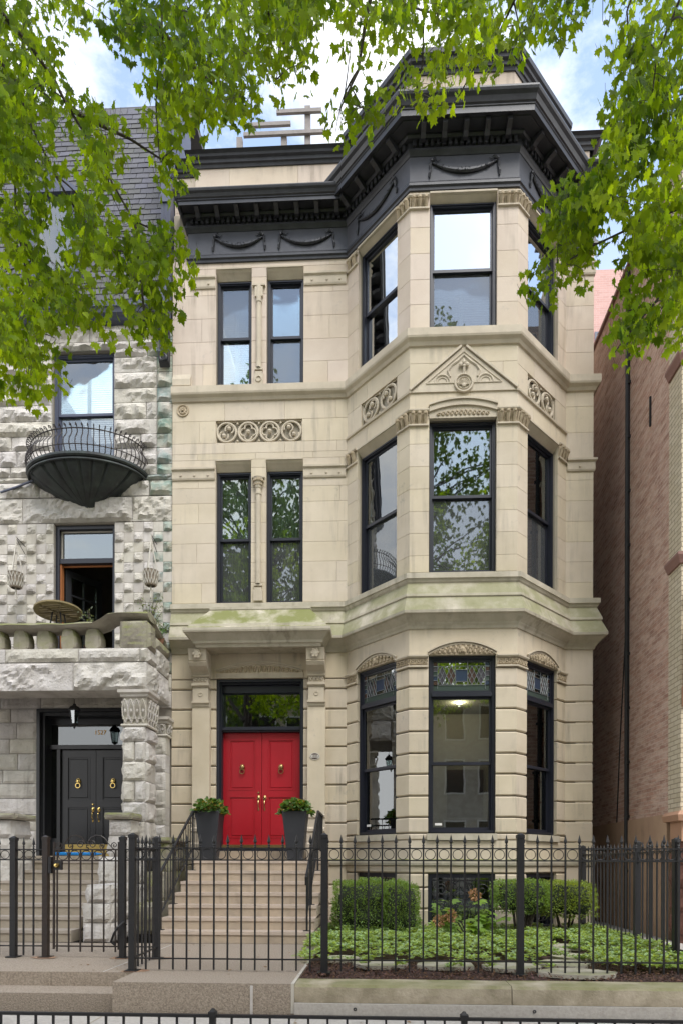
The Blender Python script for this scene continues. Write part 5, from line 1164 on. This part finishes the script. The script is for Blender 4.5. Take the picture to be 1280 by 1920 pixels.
for z in (20.8, 17.4):
    b = MB(); frame_box(b, Fr((8.55, 14), (9.6, 14)), 0, .95, z, z + 1.6, .08, -.05, .04); b.box(8.98, 9.06, 13.97, 14, z, z + 1.6); b.box(8.5, 9.55, 13.93, 14, z - .12, z - .002); wf = b.build('window', M['framelite'], pk)
    b = MB(); b.box(8.6, 9.45, 13.985, 13.99, z + .06, z + 1.54); b.build('pane', M['glass'], wf)

# ------------------------------------------------------------------ kerb stones of the garden
for x0, x1, m_, lb in ((-.797, 1.245, 'kerb', 'long mossy limestone kerb block below the garden fence, left of the two'), (1.253, 4.4, 'kerb', 'long mossy limestone kerb block below the garden fence, right of the two')):
    b = MB(); n = 40; pr = [(-.30, 0), (-.30, 0)]; V = []
    prof = [(-.30, -.175), (0, -.175), (.004, -.10), (0, -.03), (-.02, -.004), (-.30, 0)]
    for i in range(n + 1):
        x = x0 + (x1 - x0) * i / n
        for d, z in prof: V.append((x, -5.93 - d * 1 - .006 * mnoise.noise(Vector((x * 5, z * 9, 1))) * (d > -.1), z + .004 * mnoise.noise(Vector((x * 4, 3, d * 5)))))
    k = len(prof); b.add(V, [(i * k + j, i * k + (j + 1) % k, (i + 1) * k + (j + 1) % k, (i + 1) * k + j) for i in range(n) for j in range(k)] + [tuple(range(k)), tuple(range(n * k + k - 1, n * k - 1, -1))])
    # shift so the front face stands on the bed edge
    b.v = [(x, y - 0, z) for x, y, z in b.v]
    tag(b.build('kerb_stone', M[m_], loc=(x0, -5.9, -.17)), lb, 'kerb stone', 'garden kerb stones')
b = MB(); b.box(-.795, 4.4, -5.965, -5.6, -.46, -.178)
fb = b.build('kerb_footing', M['conc'], loc=(1, -5.9, -.4)); tag(fb, kind='structure')
for x in (-.22, 1.45):
    b = MB(); Fk = Fr((-.8, -5.965), (4, -5.965)); b.ring(Fk, x + .8, -.225, .003, .012, .005, 12, 5); o = b.build('weep_hole', M['iron'], fb)

# ------------------------------------------------------------------ fences
def spear(name='picket', zt=1.30, zb=.02, r=.0085, fin=True, x=0, y=0):
    b = MB(); b.box(x - r, x + r, y - r, y + r, zb, zt)
    if fin: b.lathe([(r, zt), (.014, zt + .005), (.008, zt + .018), (.016, zt + .026), (.008, zt + .036), (.009, zt + .045), (.019, zt + .062), (.017, zt + .072), (.001, zt + .14)], (x, y, 0), 6)
    return b
def post(b, x, y, z0, z1, r=.033):
    b.box(x - r, x + r, y - r, y + r, z0, z1 - .05); b.box(x - r - .006, x + r + .006, y - r - .006, y + r + .006, z1 - .055, z1 - .02)
    b.hexa([(x - r, y - r, z1 - .02), (x + r, y - r, z1 - .02), (x + r, y + r, z1 - .02), (x - r, y + r, z1 - .02), (x - .008, y - .008, z1), (x + .008, y - .008, z1), (x + .008, y + .008, z1), (x - .008, y + .008, z1)])
    b.box(x - r - .035, x + r + .035, y - r - .035, y + r + .035, z0, z0 + .012)
def fence(label, p0, p1, posts, zb=.02, group='black iron fence sections', base_z=0, tops=1.30, rail_lo=.13, sp=.1435, skip=None, side=True):
    F = Fr(p0, p1); t = base('iron_fence', (p0[0], p0[1], base_z)); tag(t, label, 'fence', group)
    pm = {}
    for u in posts: b = MB(); x, y, _ = F.P(u, 0, 0); post(b, x, y, base_z, tops + .17); b.build('post', M['iron'], t)
    for z, h in ((tops, .014), (tops - .125, .014), (rail_lo, .014)): b = MB(); b.fbox(F, .0, F.len, -.013, .013, z, z + h); b.build('rail', M['iron'], t)
    n = max(1, int(round(F.len / sp))); st = F.len / n; src = None; rsrc = None
    for i in range(n + 1):
        u = i * st
        if any(abs(u - q) < .045 for q in posts): continue
        x, y, _ = F.P(u, 0, 0)
        if src is None:
            b = spear(zt=tops + .014, zb=base_z + zb); src = b.build('picket', M['iron'], None); WL[src.name] = Vector(); src.parent = t; o = src
        else: o = src.copy(); C.objects.link(o); o.parent = t
        o.location = Vector((x, y, 0)) - WL[t.name]
    for i in range(n):
        u = (i + .5) * st
        if rsrc is None:
            b = MB(); F1 = Fr((0, 0), (F.u.x, F.u.y)); b.ring(F1, 0, tops - .055, 0, .052, .0045, 20, 5); rsrc = b.build('ring', M['iron'], None); rsrc.parent = t; o = rsrc
        else: o = rsrc.copy(); C.objects.link(o); o.parent = t
        x, y, _ = F.P(u, 0, 0); o.location = Vector((x, y, 0)) - WL[t.name]
    return t
FY = -5.30
fence('black iron fence section with ring band in front of the stone steps', (-2.61, FY), (-.57, FY), [0, 2.04])
fence('black iron fence section with ring band in front of the hedge and bay window', (-.57 + .033, FY), (1.46, FY), [1.997])
fence('black iron fence section in front of the right hedge and side passage', (1.46 + .033, FY), (3.49, FY), [1.997])
fence('black iron fence running back along the side passage to the buff house', (3.57, -5.22), (3.50, -.82), [1.05, 2.15, 4.4], zb=-.06)
fence('short iron fence return behind the corner post left of the steps', (-2.61, -5.26), (-2.66, -4.42), [.84])
fence('short iron fence piece between the gate and the walk corner', (-3.05, -4.4), (-2.69, -4.4), [])
fence('iron fence piece left of the gate at the left edge of the photo', (-4.43, -4.4), (-4.06, -4.4), [0])
fence('iron fence continuing past the left edge of the photo', (-7.0, -4.4), (-4.47, -4.4), [])
fence('black iron fence before the yellow brick house beyond the passage', (4.45, -4.1), (7.0, -4.1), [0], base_z=-.05, tops=1.22)
gt = base('iron_gate', (-3.5, -4.4, 0)); tag(gt, 'black iron gate with scrolled top and brass lock between two posts', 'gate')
for x in (-4.03, -3.08): b = MB(); post(b, x, -4.4, 0, 1.48); b.build('post', M['ironb'] if x < -3.5 else M['iron'], gt)
g0x, g1x = -3.93, -3.13; Fg = Fr((g0x, -4.4), (g1x, -4.4)); W = g1x - g0x
for u in (0, W): b = MB(); b.fbox(Fg, u - .011, u + .011, -.011, .011, .1, 1.40); b.build('stile', M['ironb'], gt)
for z in (1.30, 1.165, .13): b = MB(); b.fbox(Fg, 0, W, -.012, .012, z, z + .016); b.build('rail', M['ironb'], gt)
for i in range(6): u = .04 + (W - .08) * i / 5; b = MB(); b.fbox(Fg, u - .008, u + .008, -.008, .008, .07, 1.30); b.build('picket', M['ironb'], gt)
for i in range(5): b = MB(); b.ring(Fg, .04 + (W - .08) * (i + .5) / 5, 1.24, 0, .058, .006, 20, 5); b.build('ring', M['ironb'], gt)
b = MB()
def spir(F, u, z, r0, t0, turns, s=1, rr=.006): return [F.P(u + s * r0 * (1 - .85 * i / 22) * math.cos(t0 + turns * 6.283 * i / 22), 0, z + r0 * (1 - .85 * i / 22) * math.sin(t0 + turns * 6.283 * i / 22)) for i in range(23)]
for s, uc in ((1, 0), (-1, W)):
    cu = uc + s * .25
    b.tube([Fg.P(uc + s * .07, 0, 1.32), Fg.P(uc + s * .12, 0, 1.37), Fg.P(uc + s * .17, 0, 1.44), Fg.P(uc + s * .22, 0, 1.475), Fg.P(uc + s * .28, 0, 1.48), Fg.P(uc + s * .34, 0, 1.455), Fg.P(uc + s * .375, 0, 1.41), Fg.P(uc + s * .38, 0, 1.37)], .007, 5)
    b.tube(spir(Fg, uc + s * .055, 1.36, .045, -1.6, 1.5, s), .006, 5); b.tube(spir(Fg, uc + s * .20, 1.35, .04, -1.6, 1.4, s), .006, 5); b.tube(spir(Fg, uc + s * .33, 1.37, .055, 0, 1.5, s), .006, 5)
b.build('scrollwork', M['ironb'], gt)
b = MB(); b.fbox(Fg, .01, .10, -.02, .02, 1.06, 1.17); lk = b.build('lock_box', M['iron'], gt); b = MB(); b.lathe([(.001, .035), (.022, .03), (.028, .01), (.03, 0)], Fg.P(.045, .02, 1.115), 14, axis=(Vector((1, 0, 0)), Vector((0, 0, 1)), Vector((0, -1, 0)))); b.build('lock_cylinder', M['brassb'], lk, smooth=True)
b = MB(); b.box(-3.985, -3.95, -4.44, -4.37, 1.02, 1.22); b.build('latch_keeper', M['iron'], gt)
b = MB(); b.tube([(-3.16, -4.43, .16), (-3.2, -4.46, .2), (-3.15, -4.5, .3), (-3.1, -4.5, .38), (-3.05, -4.45, .44), (-3.03, -4.42, .4)], .014, 6); tag(b.build('cable_lock', M['iron'], loc=(-3.1, -4.45, .2)), 'black bicycle cable lock looped round the gate post', 'lock')
for z in (1.18, .2): b = MB(); b.box(-3.125, -3.115, -4.43, -4.38, z, z + .09); b.build('hinge', M['iron'], gt)
for x0, x1, lb in ((-8.0, -1.12, 'low black iron railing beside the pavement, left piece'), (-1.12, .57, 'low black iron railing beside the pavement, between the two posts'), (.57, 6.0, 'low black iron railing beside the pavement, right piece')):
    t = base('tree_pit_railing', (x0, -7.7, -.3)); tag(t, lb, 'railing', 'low railing in the foreground')
    b = MB(); b.box(x0 + .02, x1 - .02, -7.715, -7.685, .105, .125); b.build('rail', M['iron'], t); b = MB(); b.box(x0 + .02, x1 - .02, -7.71, -7.69, -.22, -.205); b.build('rail', M['iron'], t)
    if x1 < 5: b = MB(); post(b, x1, -7.7, -.3, .165, .02); b.build('post', M['iron'], t)
    n = int((x1 - x0) / .121)
    for i in range(1, n): x = x1 - (x1 - x0) * i / n; b = MB(); b.box(x - .007, x + .007, -7.707, -7.693, -.28, .105); b.build('baluster', M['iron'], t)

# ------------------------------------------------------------------ garden planting
def hedge(label, x0, x1, y0, y1, z0, z1, lm, n, stems=False):
    t = base('hedge_shrub', ((x0 + x1) / 2, (y0 + y1) / 2, 0)); tag(t, label, 'shrub', 'clipped box hedges before the bay')
    cx_, cy_, cz_ = (x0 + x1) / 2, (y0 + y1) / 2, (z0 + z1) / 2; hx, hy, hz = (x1 - x0) / 2, (y1 - y0) / 2, (z1 - z0) / 2
    s = random.uniform(0, 50)
    def surf(d, k=1):
        v = d / ((abs(d.x) ** 6 + abs(d.y) ** 6 + abs(d.z) ** 6) ** (1 / 6)); m_ = 1 + .16 * mnoise.noise(v * 1.6 + Vector((s, 0, 0))) + .14 * mnoise.noise(v * 4 + Vector((s, 5, 0)))
        return Vector((cx_ + v.x * hx * m_ * k, cy_ + v.y * hy * m_ * k, cz_ + v.z * hz * m_ * k))
    V = []; Fc = []
    for _ in range(n):
        d = uball().normalized(); k = 1 - abs(random.gauss(0, .10)); p = surf(d, k)
        if stems and p.z < z0 + .12 and random.random() < .6: continue
        tp = d + rv(.8) + Vector((0, 0, .3)); blade(V, Fc, p, tp, rv() + Vector((0, 0, .6)), random.uniform(.018, .034), .55)
    mesh_from(V, Fc).build('foliage', M[lm], t, recalc=False)
    b = MB(); 
    for i in range(9 if stems else 6):
        x = cx_ + random.uniform(-.6, .6) * hx; y = cy_ + random.uniform(-.5, .5) * hy; b.tube([(cx_ + (x - cx_) * .35, y, -.03), (x, y, z0 + hz * .4), (x + random.uniform(-.1, .1), y, cz_ + hz * .5)], [.02, .015, .008], 5)
    b.build('stem', M['bark'], t)
    b = MB(); b.ball((0, 0, 0), 1, 16); b.v = [tuple(surf(Vector(p), .80)) for p in b.v]; b.build('shade_core', M['core'], t)  # solid dark core standing in for the hedge's shaded inside
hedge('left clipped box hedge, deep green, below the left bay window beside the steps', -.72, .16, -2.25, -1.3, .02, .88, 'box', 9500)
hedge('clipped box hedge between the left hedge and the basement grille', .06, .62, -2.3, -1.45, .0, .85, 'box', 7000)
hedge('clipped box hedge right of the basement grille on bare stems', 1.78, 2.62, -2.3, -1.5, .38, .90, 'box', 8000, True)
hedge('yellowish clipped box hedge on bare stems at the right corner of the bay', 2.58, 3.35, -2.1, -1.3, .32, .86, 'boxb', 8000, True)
# flagstone path
fl = [(.0, -4.75, .55, .22), (.75, -4.78, .6, .2), (1.5, -4.85, .55, .24), (2.1, -4.6, .5, .25), (2.35, -4.0, .42, .25), (2.3, -3.45, .36, .25), (2.55, -3.05, .4, .22), (-.45, -4.35, .42, .2), (2.05, -5.2, .7, .22)]
FLB = ['flat flagstone behind the fence, second from the left', 'flat flagstone behind the fence below the basement grille', 'flat flagstone behind the fence at the foot of the middle post', 'flagstone just behind the right fence section, second row of the path', 'pale flagstone of the side path, third row back from the fence', 'pale flagstone of the side path, fourth row back from the fence', 'farthest flagstone of the side path, nearest the right hedge', 'leftmost flagstone in the bed, beside the stone steps', 'largest pale flagstone under the right fence section, nearest the kerb']
for i, (x, y, a, c) in enumerate(fl):
    b = MB(); n = 9; P = [(x + a * .62 * math.cos(q * 6.283 / n) * random.uniform(.8, 1.1), y + c * 1.05 * math.sin(q * 6.283 / n) * random.uniform(.8, 1.1)) for q in range(n)]
    b.add([(p, q, -.02) for p, q in P] + [(p, q, .024) for p, q in P], [tuple(range(n, 2 * n))] + [(k, (k + 1) % n, (k + 1) % n + n, k + n) for k in range(n)])
    tag(b.build('flagstone', M['flag'], loc=(x, y, 0)), FLB[i], 'stone', 'flagstones of the garden path')
V = []; Fc = []
def onpath(x, y): return any(((x - a) / (c * .62)) ** 2 + ((y - b_) / (d * 1.0)) ** 2 < 1 for a, b_, c, d in fl)
cnt = 0
while cnt < 7600:
    x = random.uniform(-.95, 3.62); y = random.uniform(-5.2, -1.15)
    if onpath(x, y): continue
    nb_ = mnoise.noise(Vector((x * 1.4, y * 1.4, 0)))
    front = y < -4.75
    if front and (mnoise.noise(Vector((x * 3.1, 4, 0))) < .12 if x < 2.4 else y < -5.05): continue
    if -4.9 < y < -4.2 and x < 1.9 and random.random() < .55: continue
    if y > -1.6 and x < 3.2: 
        if random.random() < .5: continue
    h = .10 + .07 * nb_ + (.02 if y > -4 else -.02); cnt += 1; c = Vector((x, y, max(.03, h + .05 * mnoise.noise(Vector((x * 5, y * 5, 2)))) * random.uniform(.6, 1.25)))
    k = random.randint(5, 7); a0 = random.uniform(0, 6.28)
    for i in range(k):
        a = a0 + i * 6.283 / k + random.uniform(-.2, .2); tp = Vector((math.cos(a), math.sin(a), random.uniform(-.1, .9))); blade(V, Fc, c, tp, Vector((0, 0, 1)) + rv(.4), random.uniform(.03, .058), .55)
o = mesh_from(V, Fc).build('ground_cover', M['cover'], recalc=False); tag(o, 'low glossy green ground cover filling the garden bed', 'ground cover', kind='stuff')
hy = base('hydrangea', (1.35, -2.6, 0)); tag(hy, 'leafy oakleaf hydrangea with rusty orange flower heads before the basement grille', 'plant')
sb = MB(); V = []; Fc = []
for i in range(13):
    a = random.uniform(-.2, 3.4) + math.pi; r = random.uniform(.12, .48); e = Vector((1.32 + r * math.cos(a) * 1.1, -2.75 + abs(r * math.sin(a)) * -.5, random.uniform(.3, .62))); o0 = Vector((1.32, -2.6, 0)); sb.tube([o0, (o0 + e) / 2 + Vector((0, 0, .08)), e], [.01, .008, .005], 4)
    for k in range(6): q = random.uniform(.5, 1.05); a2 = random.uniform(0, 6.28); maple_leaf(V, Fc, o0 * (1 - q) + e * q + rv(.06), Vector((math.cos(a2), math.sin(a2) - .3, random.uniform(-.5, .2))), Vector((0, -.4, 1)) + rv(.3), random.uniform(.11, .19))
sb.build('stem', M['bark'], hy); mesh_from(V, Fc).build('foliage', M['hyd'], hy, recalc=False)
for p in ((1.37, -2.75, .70), (1.02, -2.85, .40), (.86, -2.85, .33)):
    V = []; Fc = []
    for _ in range(130): d = uball(); blade(V, Fc, Vector(p) + Vector((d.x * .075, d.y * .06, d.z * .075)), d + rv(.3), rv(), .035, .8)
    mesh_from(V, Fc).build('flower_head', M['bloom'], hy, recalc=False)

# ------------------------------------------------------------------ maple trees by the kerb, branches reaching over the garden
random.seed(21)
def inpoly(x, y, P):
    c = False; j = len(P) - 1
    for i in range(len(P)):
        if (P[i][1] > y) != (P[j][1] > y) and x < (P[j][0] - P[i][0]) * (y - P[i][1]) / (P[j][1] - P[i][1]) + P[i][0]: c = not c
        j = i
    return c
def tree(label, foot, limbs, masses, over, seed):
    random.seed(seed); t = base('maple_tree', foot); tag(t, label, 'tree', 'maple trees along the kerb')
    fx, fy, fz = foot; fork = Vector((fx, fy, 4.2))
    tb = MB(); tb.tube([Vector((fx, fy, fz - .1)), Vector((fx + .02, fy, .4)), Vector((fx - .03, fy + .03, 2.2)), fork, fork + Vector((.1, -.1, 2.0)), fork + Vector((.0, -.2, 4.2)), fork + Vector((.1, -.1, 6.4))], [.30, .22, .19, .18, .14, .09, .03], 12)
    nodes = []
    for L_, r in limbs:
        pts = [Vector(p) for p in L_]; fine = []
        for a, c in zip(pts[:-1], pts[1:]):
            k = max(1, int((c - a).length / .22))
            for i in range(k): fine.append(a + (c - a) * (i / k) + rv(.012))
        fine.append(pts[-1]); n = len(fine); tb.tube(fine, [r * (1 - i / n) ** 1.15 * .9 + .004 for i in range(n)], 7)
        nodes += [(p, r * (1 - i / n) ** 1.15 * .9 + .004) for i, p in enumerate(fine)]
    tb.build('trunk', M['bark'], t, smooth=True)
    tw = MB(); V = []; Fc = []; jobs = []
    def spray(*a): jobs.append(a)
    def grow(c, rad, nl, sz, hang=1.0):
        best = min(nodes, key=lambda q: (q[0] - c).length * (1 if q[0].z > c.z - .1 else 1.5) - 4 * min(q[1], .03)); o = best[0]
        L_ = (c - o).length; mid = (o + c) / 2 + Vector((0, 0, .12 * L_)) + rv(.06 * L_); tip = c + Vector((random.uniform(-.5, .5), random.uniform(-.5, .5), -.55)) * rad
        path = []
        for i in range(9):
            q = i / 8; path.append(o * (1 - q) ** 2 + mid * 2 * q * (1 - q) + c * q * q)
        path += [c * .5 + tip * .5 + Vector((0, 0, .02)), tip]; r0_ = min(best[1] * .85, .008 + .007 * L_)
        for i in (2, 4, 6, 8): nodes.append((path[i], r0_ * (1 - .08 * i)))
        tw.tube(path, [r0_ * (1 - .085 * i) + .0014 for i in range(len(path))], 4, cap=False)
        for _ in range(nl):
            d = uball(); p = c + Vector((d.x * rad, d.y * rad, d.z * rad * .8 - .12 * rad)); tp = Vector((random.uniform(-.55, .55), random.uniform(-.55, .55), -1.0 * hang)); nm = Vector((random.uniform(-1, 1), random.uniform(-1, 1), random.uniform(-.1, .9)))
            maple_leaf(V, Fc, p, tp, nm, sz * random.uniform(.65, 1.2))
            if random.random() < .3: tw.tube([p, p + Vector((random.uniform(-.03, .03), random.uniform(-.03, .03), .07))], .0015, 3, cap=False)
    for P, n, ya, yb, nl in masses:
        xs = [p[0] for p in P]; ys = [p[1] for p in P]; k = 0; tries = 0
        while k < n and tries < 60000:
            tries += 1; px, py = random.uniform(min(xs), max(xs)), random.uniform(min(ys), max(ys))
            if not inpoly(px, py, P): continue
            if mnoise.noise(Vector((px / 75, py / 75, seed))) < -.22 and random.random() < .85: continue
            spray(at(px, py, random.uniform(ya, yb)), random.uniform(.13, .26), nl + 2, .084); k += 1
    # the rest of the crown, above and behind the camera
    for (cx_, cy_, cz_, rx, ry, rz, n) in over:
        for _ in range(n): d = uball(); spray(Vector((cx_ + d.x * rx, cy_ + d.y * ry, cz_ + d.z * rz)), .5, 26, .125)
    base_nodes = [q[0] for q in nodes[::2]]
    jobs.sort(key=lambda j: min((q - j[0]).length for q in base_nodes))
    for j in jobs: grow(*j)
    tw.build('twigs', M['bark'], t, recalc=False)
    mesh_from(V, Fc).build('crown', M['leaf'], t, recalc=False)
    return t
A = at
fL = (-4.6, -9.2, -.31)
limL = [([(-4.6, -9.2, 4.2), (-4.2, -8.2, 6.2), A(-60, -40, -6.6), A(60, 95, -6.2), A(130, 210, -6.0), A(200, 330, -5.9), A(250, 415, -5.8), A(300, 436, -5.7), A(345, 446, -5.6)], .075),
        ([(-4.6, -9.2, 4.2), (-4.3, -8.0, 5.8), A(-50, 60, -6.2), A(20, 150, -6.0), A(60, 245, -5.8), A(100, 330, -5.7), A(140, 400, -5.6), A(190, 490, -5.5)], .07),
        ([(-4.6, -9.2, 4.2), (-4.3, -8.2, 5.4), A(-40, 190, -5.9), A(25, 330, -5.7), A(32, 450, -5.6), A(60, 560, -5.5), A(70, 690, -5.4)], .05),
        ([(-4.5, -9.2, 6.5), (-3.4, -8.3, 9.2), A(295, -80, -6.3), A(302, 60, -6.2), A(292, 150, -6.1), A(290, 200, -6.0), A(296, 300, -5.9)], .05),
        ([A(302, 60, -6.2), A(340, 110, -6.1), A(400, 160, -6.0), A(470, 200, -5.9)], .022),
        ([(-3.4, -8.3, 9.2), A(420, -60, -6.2), A(500, 30, -6.0), A(520, 90, -5.9), A(515, 150, -5.9)], .03),
        ([A(130, 210, -6.0), A(180, 230, -6), A(240, 260, -5.9), A(300, 300, -5.8)], .02),
        ([A(250, 410, -5.8), A(262, 500, -5.7), A(268, 590, -5.6), A(262, 640, -5.6)], .014),
        ([(-4.6, -9.2, 6.0), (-6.5, -11, 8.5), (-8, -12.5, 10)], .08), ([(-4.6, -9.2, 6.5), (-3.2, -11.5, 9), (-2, -13.5, 10.5)], .08), ([(-4.6, -9.2, 7.5), (-4.5, -13, 9.5), (-5, -16, 10.5)], .07)]
mL = [([(-60, -70), (370, -70), (360, 40), (240, 60), (200, 60), (150, 40), (60, 40), (-60, 20)], 52, -6.8, -5.2, 15),
      ([(-60, 20), (70, 60), (120, 150), (190, 190), (205, 250), (195, 330), (230, 400), (265, 440), (290, 520), (240, 560), (210, 600), (170, 620), (120, 640), (-60, 640)], 240, -6.8, -5.0, 16),
      ([(230, 30), (600, -70), (590, 60), (575, 120), (530, 150), (515, 190), (470, 215), (420, 200), (380, 225), (340, 225), (300, 270), (270, 230), (235, 180)], 128, -6.8, -5.2, 15),
      ([(370, -70), (600, -70), (590, 20), (360, 40)], 30, -6.8, -5.2, 15),
      ([(260, 440), (370, 440), (370, 475), (335, 500), (320, 560), (310, 620), (285, 650), (262, 620), (255, 560)], 34, -6.2, -5.2, 14),
      ([(-40, 620), (130, 620), (110, 660), (70, 735), (20, 725), (-40, 740)], 34, -6.2, -5.0, 14),
      ([(290, 240), (345, 260), (335, 330), (310, 340)], 8, -6, -5.5, 12)]
tree('leafy maple tree whose branches hang in from the left over the grey house', fL, limL, mL, [(-5.6, -10.5, 9.0, 3.0, 3.2, 2.2, 150), (-3.0, -13.5, 9.5, 2.6, 2.6, 1.8, 90)], 5)
fR = (3.4, -8.9, -.31)
limR = [([(3.4, -8.9, 4.2), (3.3, -8.2, 6.5), A(1290, -60, -6.8), A(1250, 40, -6.7), A(1225, 100, -6.6), A(1215, 200, -6.5)], .07),
        ([(3.4, -8.9, 4.2), (3.4, -8.0, 5.2), A(1330, 330, -6.5), A(1270, 390, -6.4), A(1190, 420, -6.2), A(1110, 460, -6.0), A(1040, 500, -5.9)], .06),
        ([(3.4, -8.9, 4.2), (3.5, -8, 4.9), A(1330, 430, -6.4), A(1270, 500, -6.2), A(1220, 570, -6.1), A(1170, 630, -6.0), A(1145, 665, -6)], .05),
        ([(3.3, -8.2, 6.5), A(1200, -80, -6.5), A(1170, 20, -6.4), A(1175, 100, -6.3), A(1150, 150, -6.2)], .03),
        ([(3.3, -8.2, 6.5), (2.2, -7.8, 9.2), A(1000, -90, -6.4), A(960, 0, -6.2), A(930, 60, -6.0), A(880, 130, -5.9), A(850, 190, -5.8)], .05),
        ([(2.2, -7.8, 9.2), A(820, -90, -6.3), A(790, 20, -6.1), A(785, 120, -5.9), A(770, 200, -5.8)], .035),
        ([A(820, -90, -6.3), A(700, -60, -6.2), A(680, 40, -6.1), A(665, 130, -6.0), A(640, 190, -6)], .03),
        ([(3.4, -8.9, 6.0), (5.5, -11, 8.5), (6.5, -12.5, 10)], .08), ([(3.4, -8.9, 6.0), (1.6, -12, 7.4), (.6, -14.5, 9)], .10), ([(3.4, -8.9, 7.5), (3.5, -13, 9.5), (3.0, -16, 10.5)], .07)]
mR = [([(1150, -70), (1340, -70), (1340, 640), (1250, 640), (1200, 640), (1150, 650), (1150, 600), (1180, 560), (1130, 500), (1190, 430), (1150, 400), (1080, 380), (1100, 330), (1130, 280), (1130, 190), (1165, 150), (1150, 60)], 215, -7.0, -5.2, 16),
      ([(1060, 340), (1150, 330), (1180, 420), (1100, 430), (1090, 500), (1050, 500), (1010, 540), (1005, 510), (1040, 450), (1045, 380)], 52, -6.4, -5.4, 14),
      ([(600, -70), (1010, -70), (985, 20), (970, 90), (920, 110), (880, 125), (840, 160), (800, 195), (765, 205), (725, 170), (705, 110), (655, 90), (640, 40), (600, 10)], 92, -6.8, -5.2, 15),
      ([(990, -70), (1160, -70), (1110, 20), (1060, 50), (1000, 20)], 15, -6.6, -5.6, 13),
      ([(600, 190), (640, 190), (655, 225), (612, 228)], 5, -6.2, -5.8, 9),
      ([(660, 180), (720, 190), (700, 225), (675, 215)], 6, -6.2, -5.8, 11)]
tree('leafy maple tree whose branches hang in from the right and top', fR, limR, mR, [(4.0, -10.8, 8.8, 2.8, 3.0, 2.2, 150), (1.2, -13.5, 8.2, 2.4, 2.4, 1.6, 110)], 9)

# ------------------------------------------------------------------ the other side of the street, which the windows mirror
for x0, x1, h, mt, lb in ((-16, -8.2, 11.5, 'opp_brick', 'brick row house across the street, mirrored in the left windows'), (-8.1, -.6, 12.5, 'stone', 'pale stone row house across the street behind the camera'), (-.5, 7.4, 10.8, 'greys', 'grey stone row house across the street with a porch'), (7.5, 16, 12.2, 'opp_brick', 'brick row house across the street, mirrored in the right windows')):
    t = base('row_house', ((x0 + x1) / 2, -28, 0)); tag(t, lb, 'house', 'row houses across the street')
    b = MB(); b.box(x0, x1, -38, -28, -.4, h); b.box(x0 - .02, x1 + .02, -38, -27.8, h + .002, h + .5); b.build('wall', M[mt], t)
    for z in (1.6, 5.2, 8.4):
        for i in range(4):
            x = x0 + (x1 - x0) * (i + .5) / 4; b = MB(); frame_box(b, Fr((x + .6, -27.98), (x - .6, -27.98)), 0, 1.2, z, z + 2.1, .09, -.05, .06); wf = b.build('window', M['white'], t)
            b = MB(); b.box(x - .5, x + .5, -28.0, -27.96, z + .1, z + 2.0); b.build('pane', M['iron'], wf)

for x, y, h, r, lb in ((-7, -23.5, 29, 5.4, 'tall street tree across the road, left one'), (1.5, -24, 31, 6, 'tall street tree across the road, middle one'), (10, -23.5, 22, 4.8, 'tall street tree across the road, right one'), (-1.6, -19.5, 9.5, 2.6, 'small young tree across the road before the pale house')):
    t = base('street_tree', (x, y, -.3)); tag(t, lb, 'tree', 'street trees across the road')
    b = MB(); b.tube([(x, y, -.3), (x + .1, y, 2.5), (x - .1, y, h * .4), (x, y, h * .9)], [.35, .26, .2, .04], 10)
    V = []; Fc = []
    for i in range(150):
        d = uball(); c = Vector((x + d.x * r, y + d.y * r * .8, h * .62 + d.z * h * .36)); q = Vector((x, y, max(3.0, c.z - 3)))
        b.tube([q, (q + c) / 2 + Vector((0, 0, .4)), c], [.07, .045, .015], 5)
        for _ in range(70): e = uball(); maple_leaf(V, Fc, c + e * 1.15, Vector((random.uniform(-.6, .6), random.uniform(-.6, .6), -1)), rv() + Vector((0, .3, .5)), random.uniform(.16, .28))
    b.build('trunk', M['bark'], t, smooth=True); mesh_from(V, Fc).build('crown', M['leafd'], t, recalc=False)

V = []; Fc = []
for _ in range(60):
    x, y = random.uniform(-3.4, 3.4), random.uniform(-5.85, -3.1)
    if x > -.85: y = random.uniform(-7.6, -6.1)
    z = .006 if y > -5.9 else -.292
    if x < -2.56 and y < -5.38: continue
    maple_leaf(V, Fc, Vector((x, y, z)), Vector((random.uniform(-1, 1), random.uniform(-1, 1), .05)), Vector((0, 0, 1)) + rv(.2), random.uniform(.02, .045))
M['dead'] = mat('dry_leaf', (.22, .12, .05), .85, isl=.5)
tag(mesh_from(V, Fc).build('fallen_leaves', M['dead'], recalc=False), 'small dry leaves scattered on the walk and pavement', 'leaves', kind='stuff')
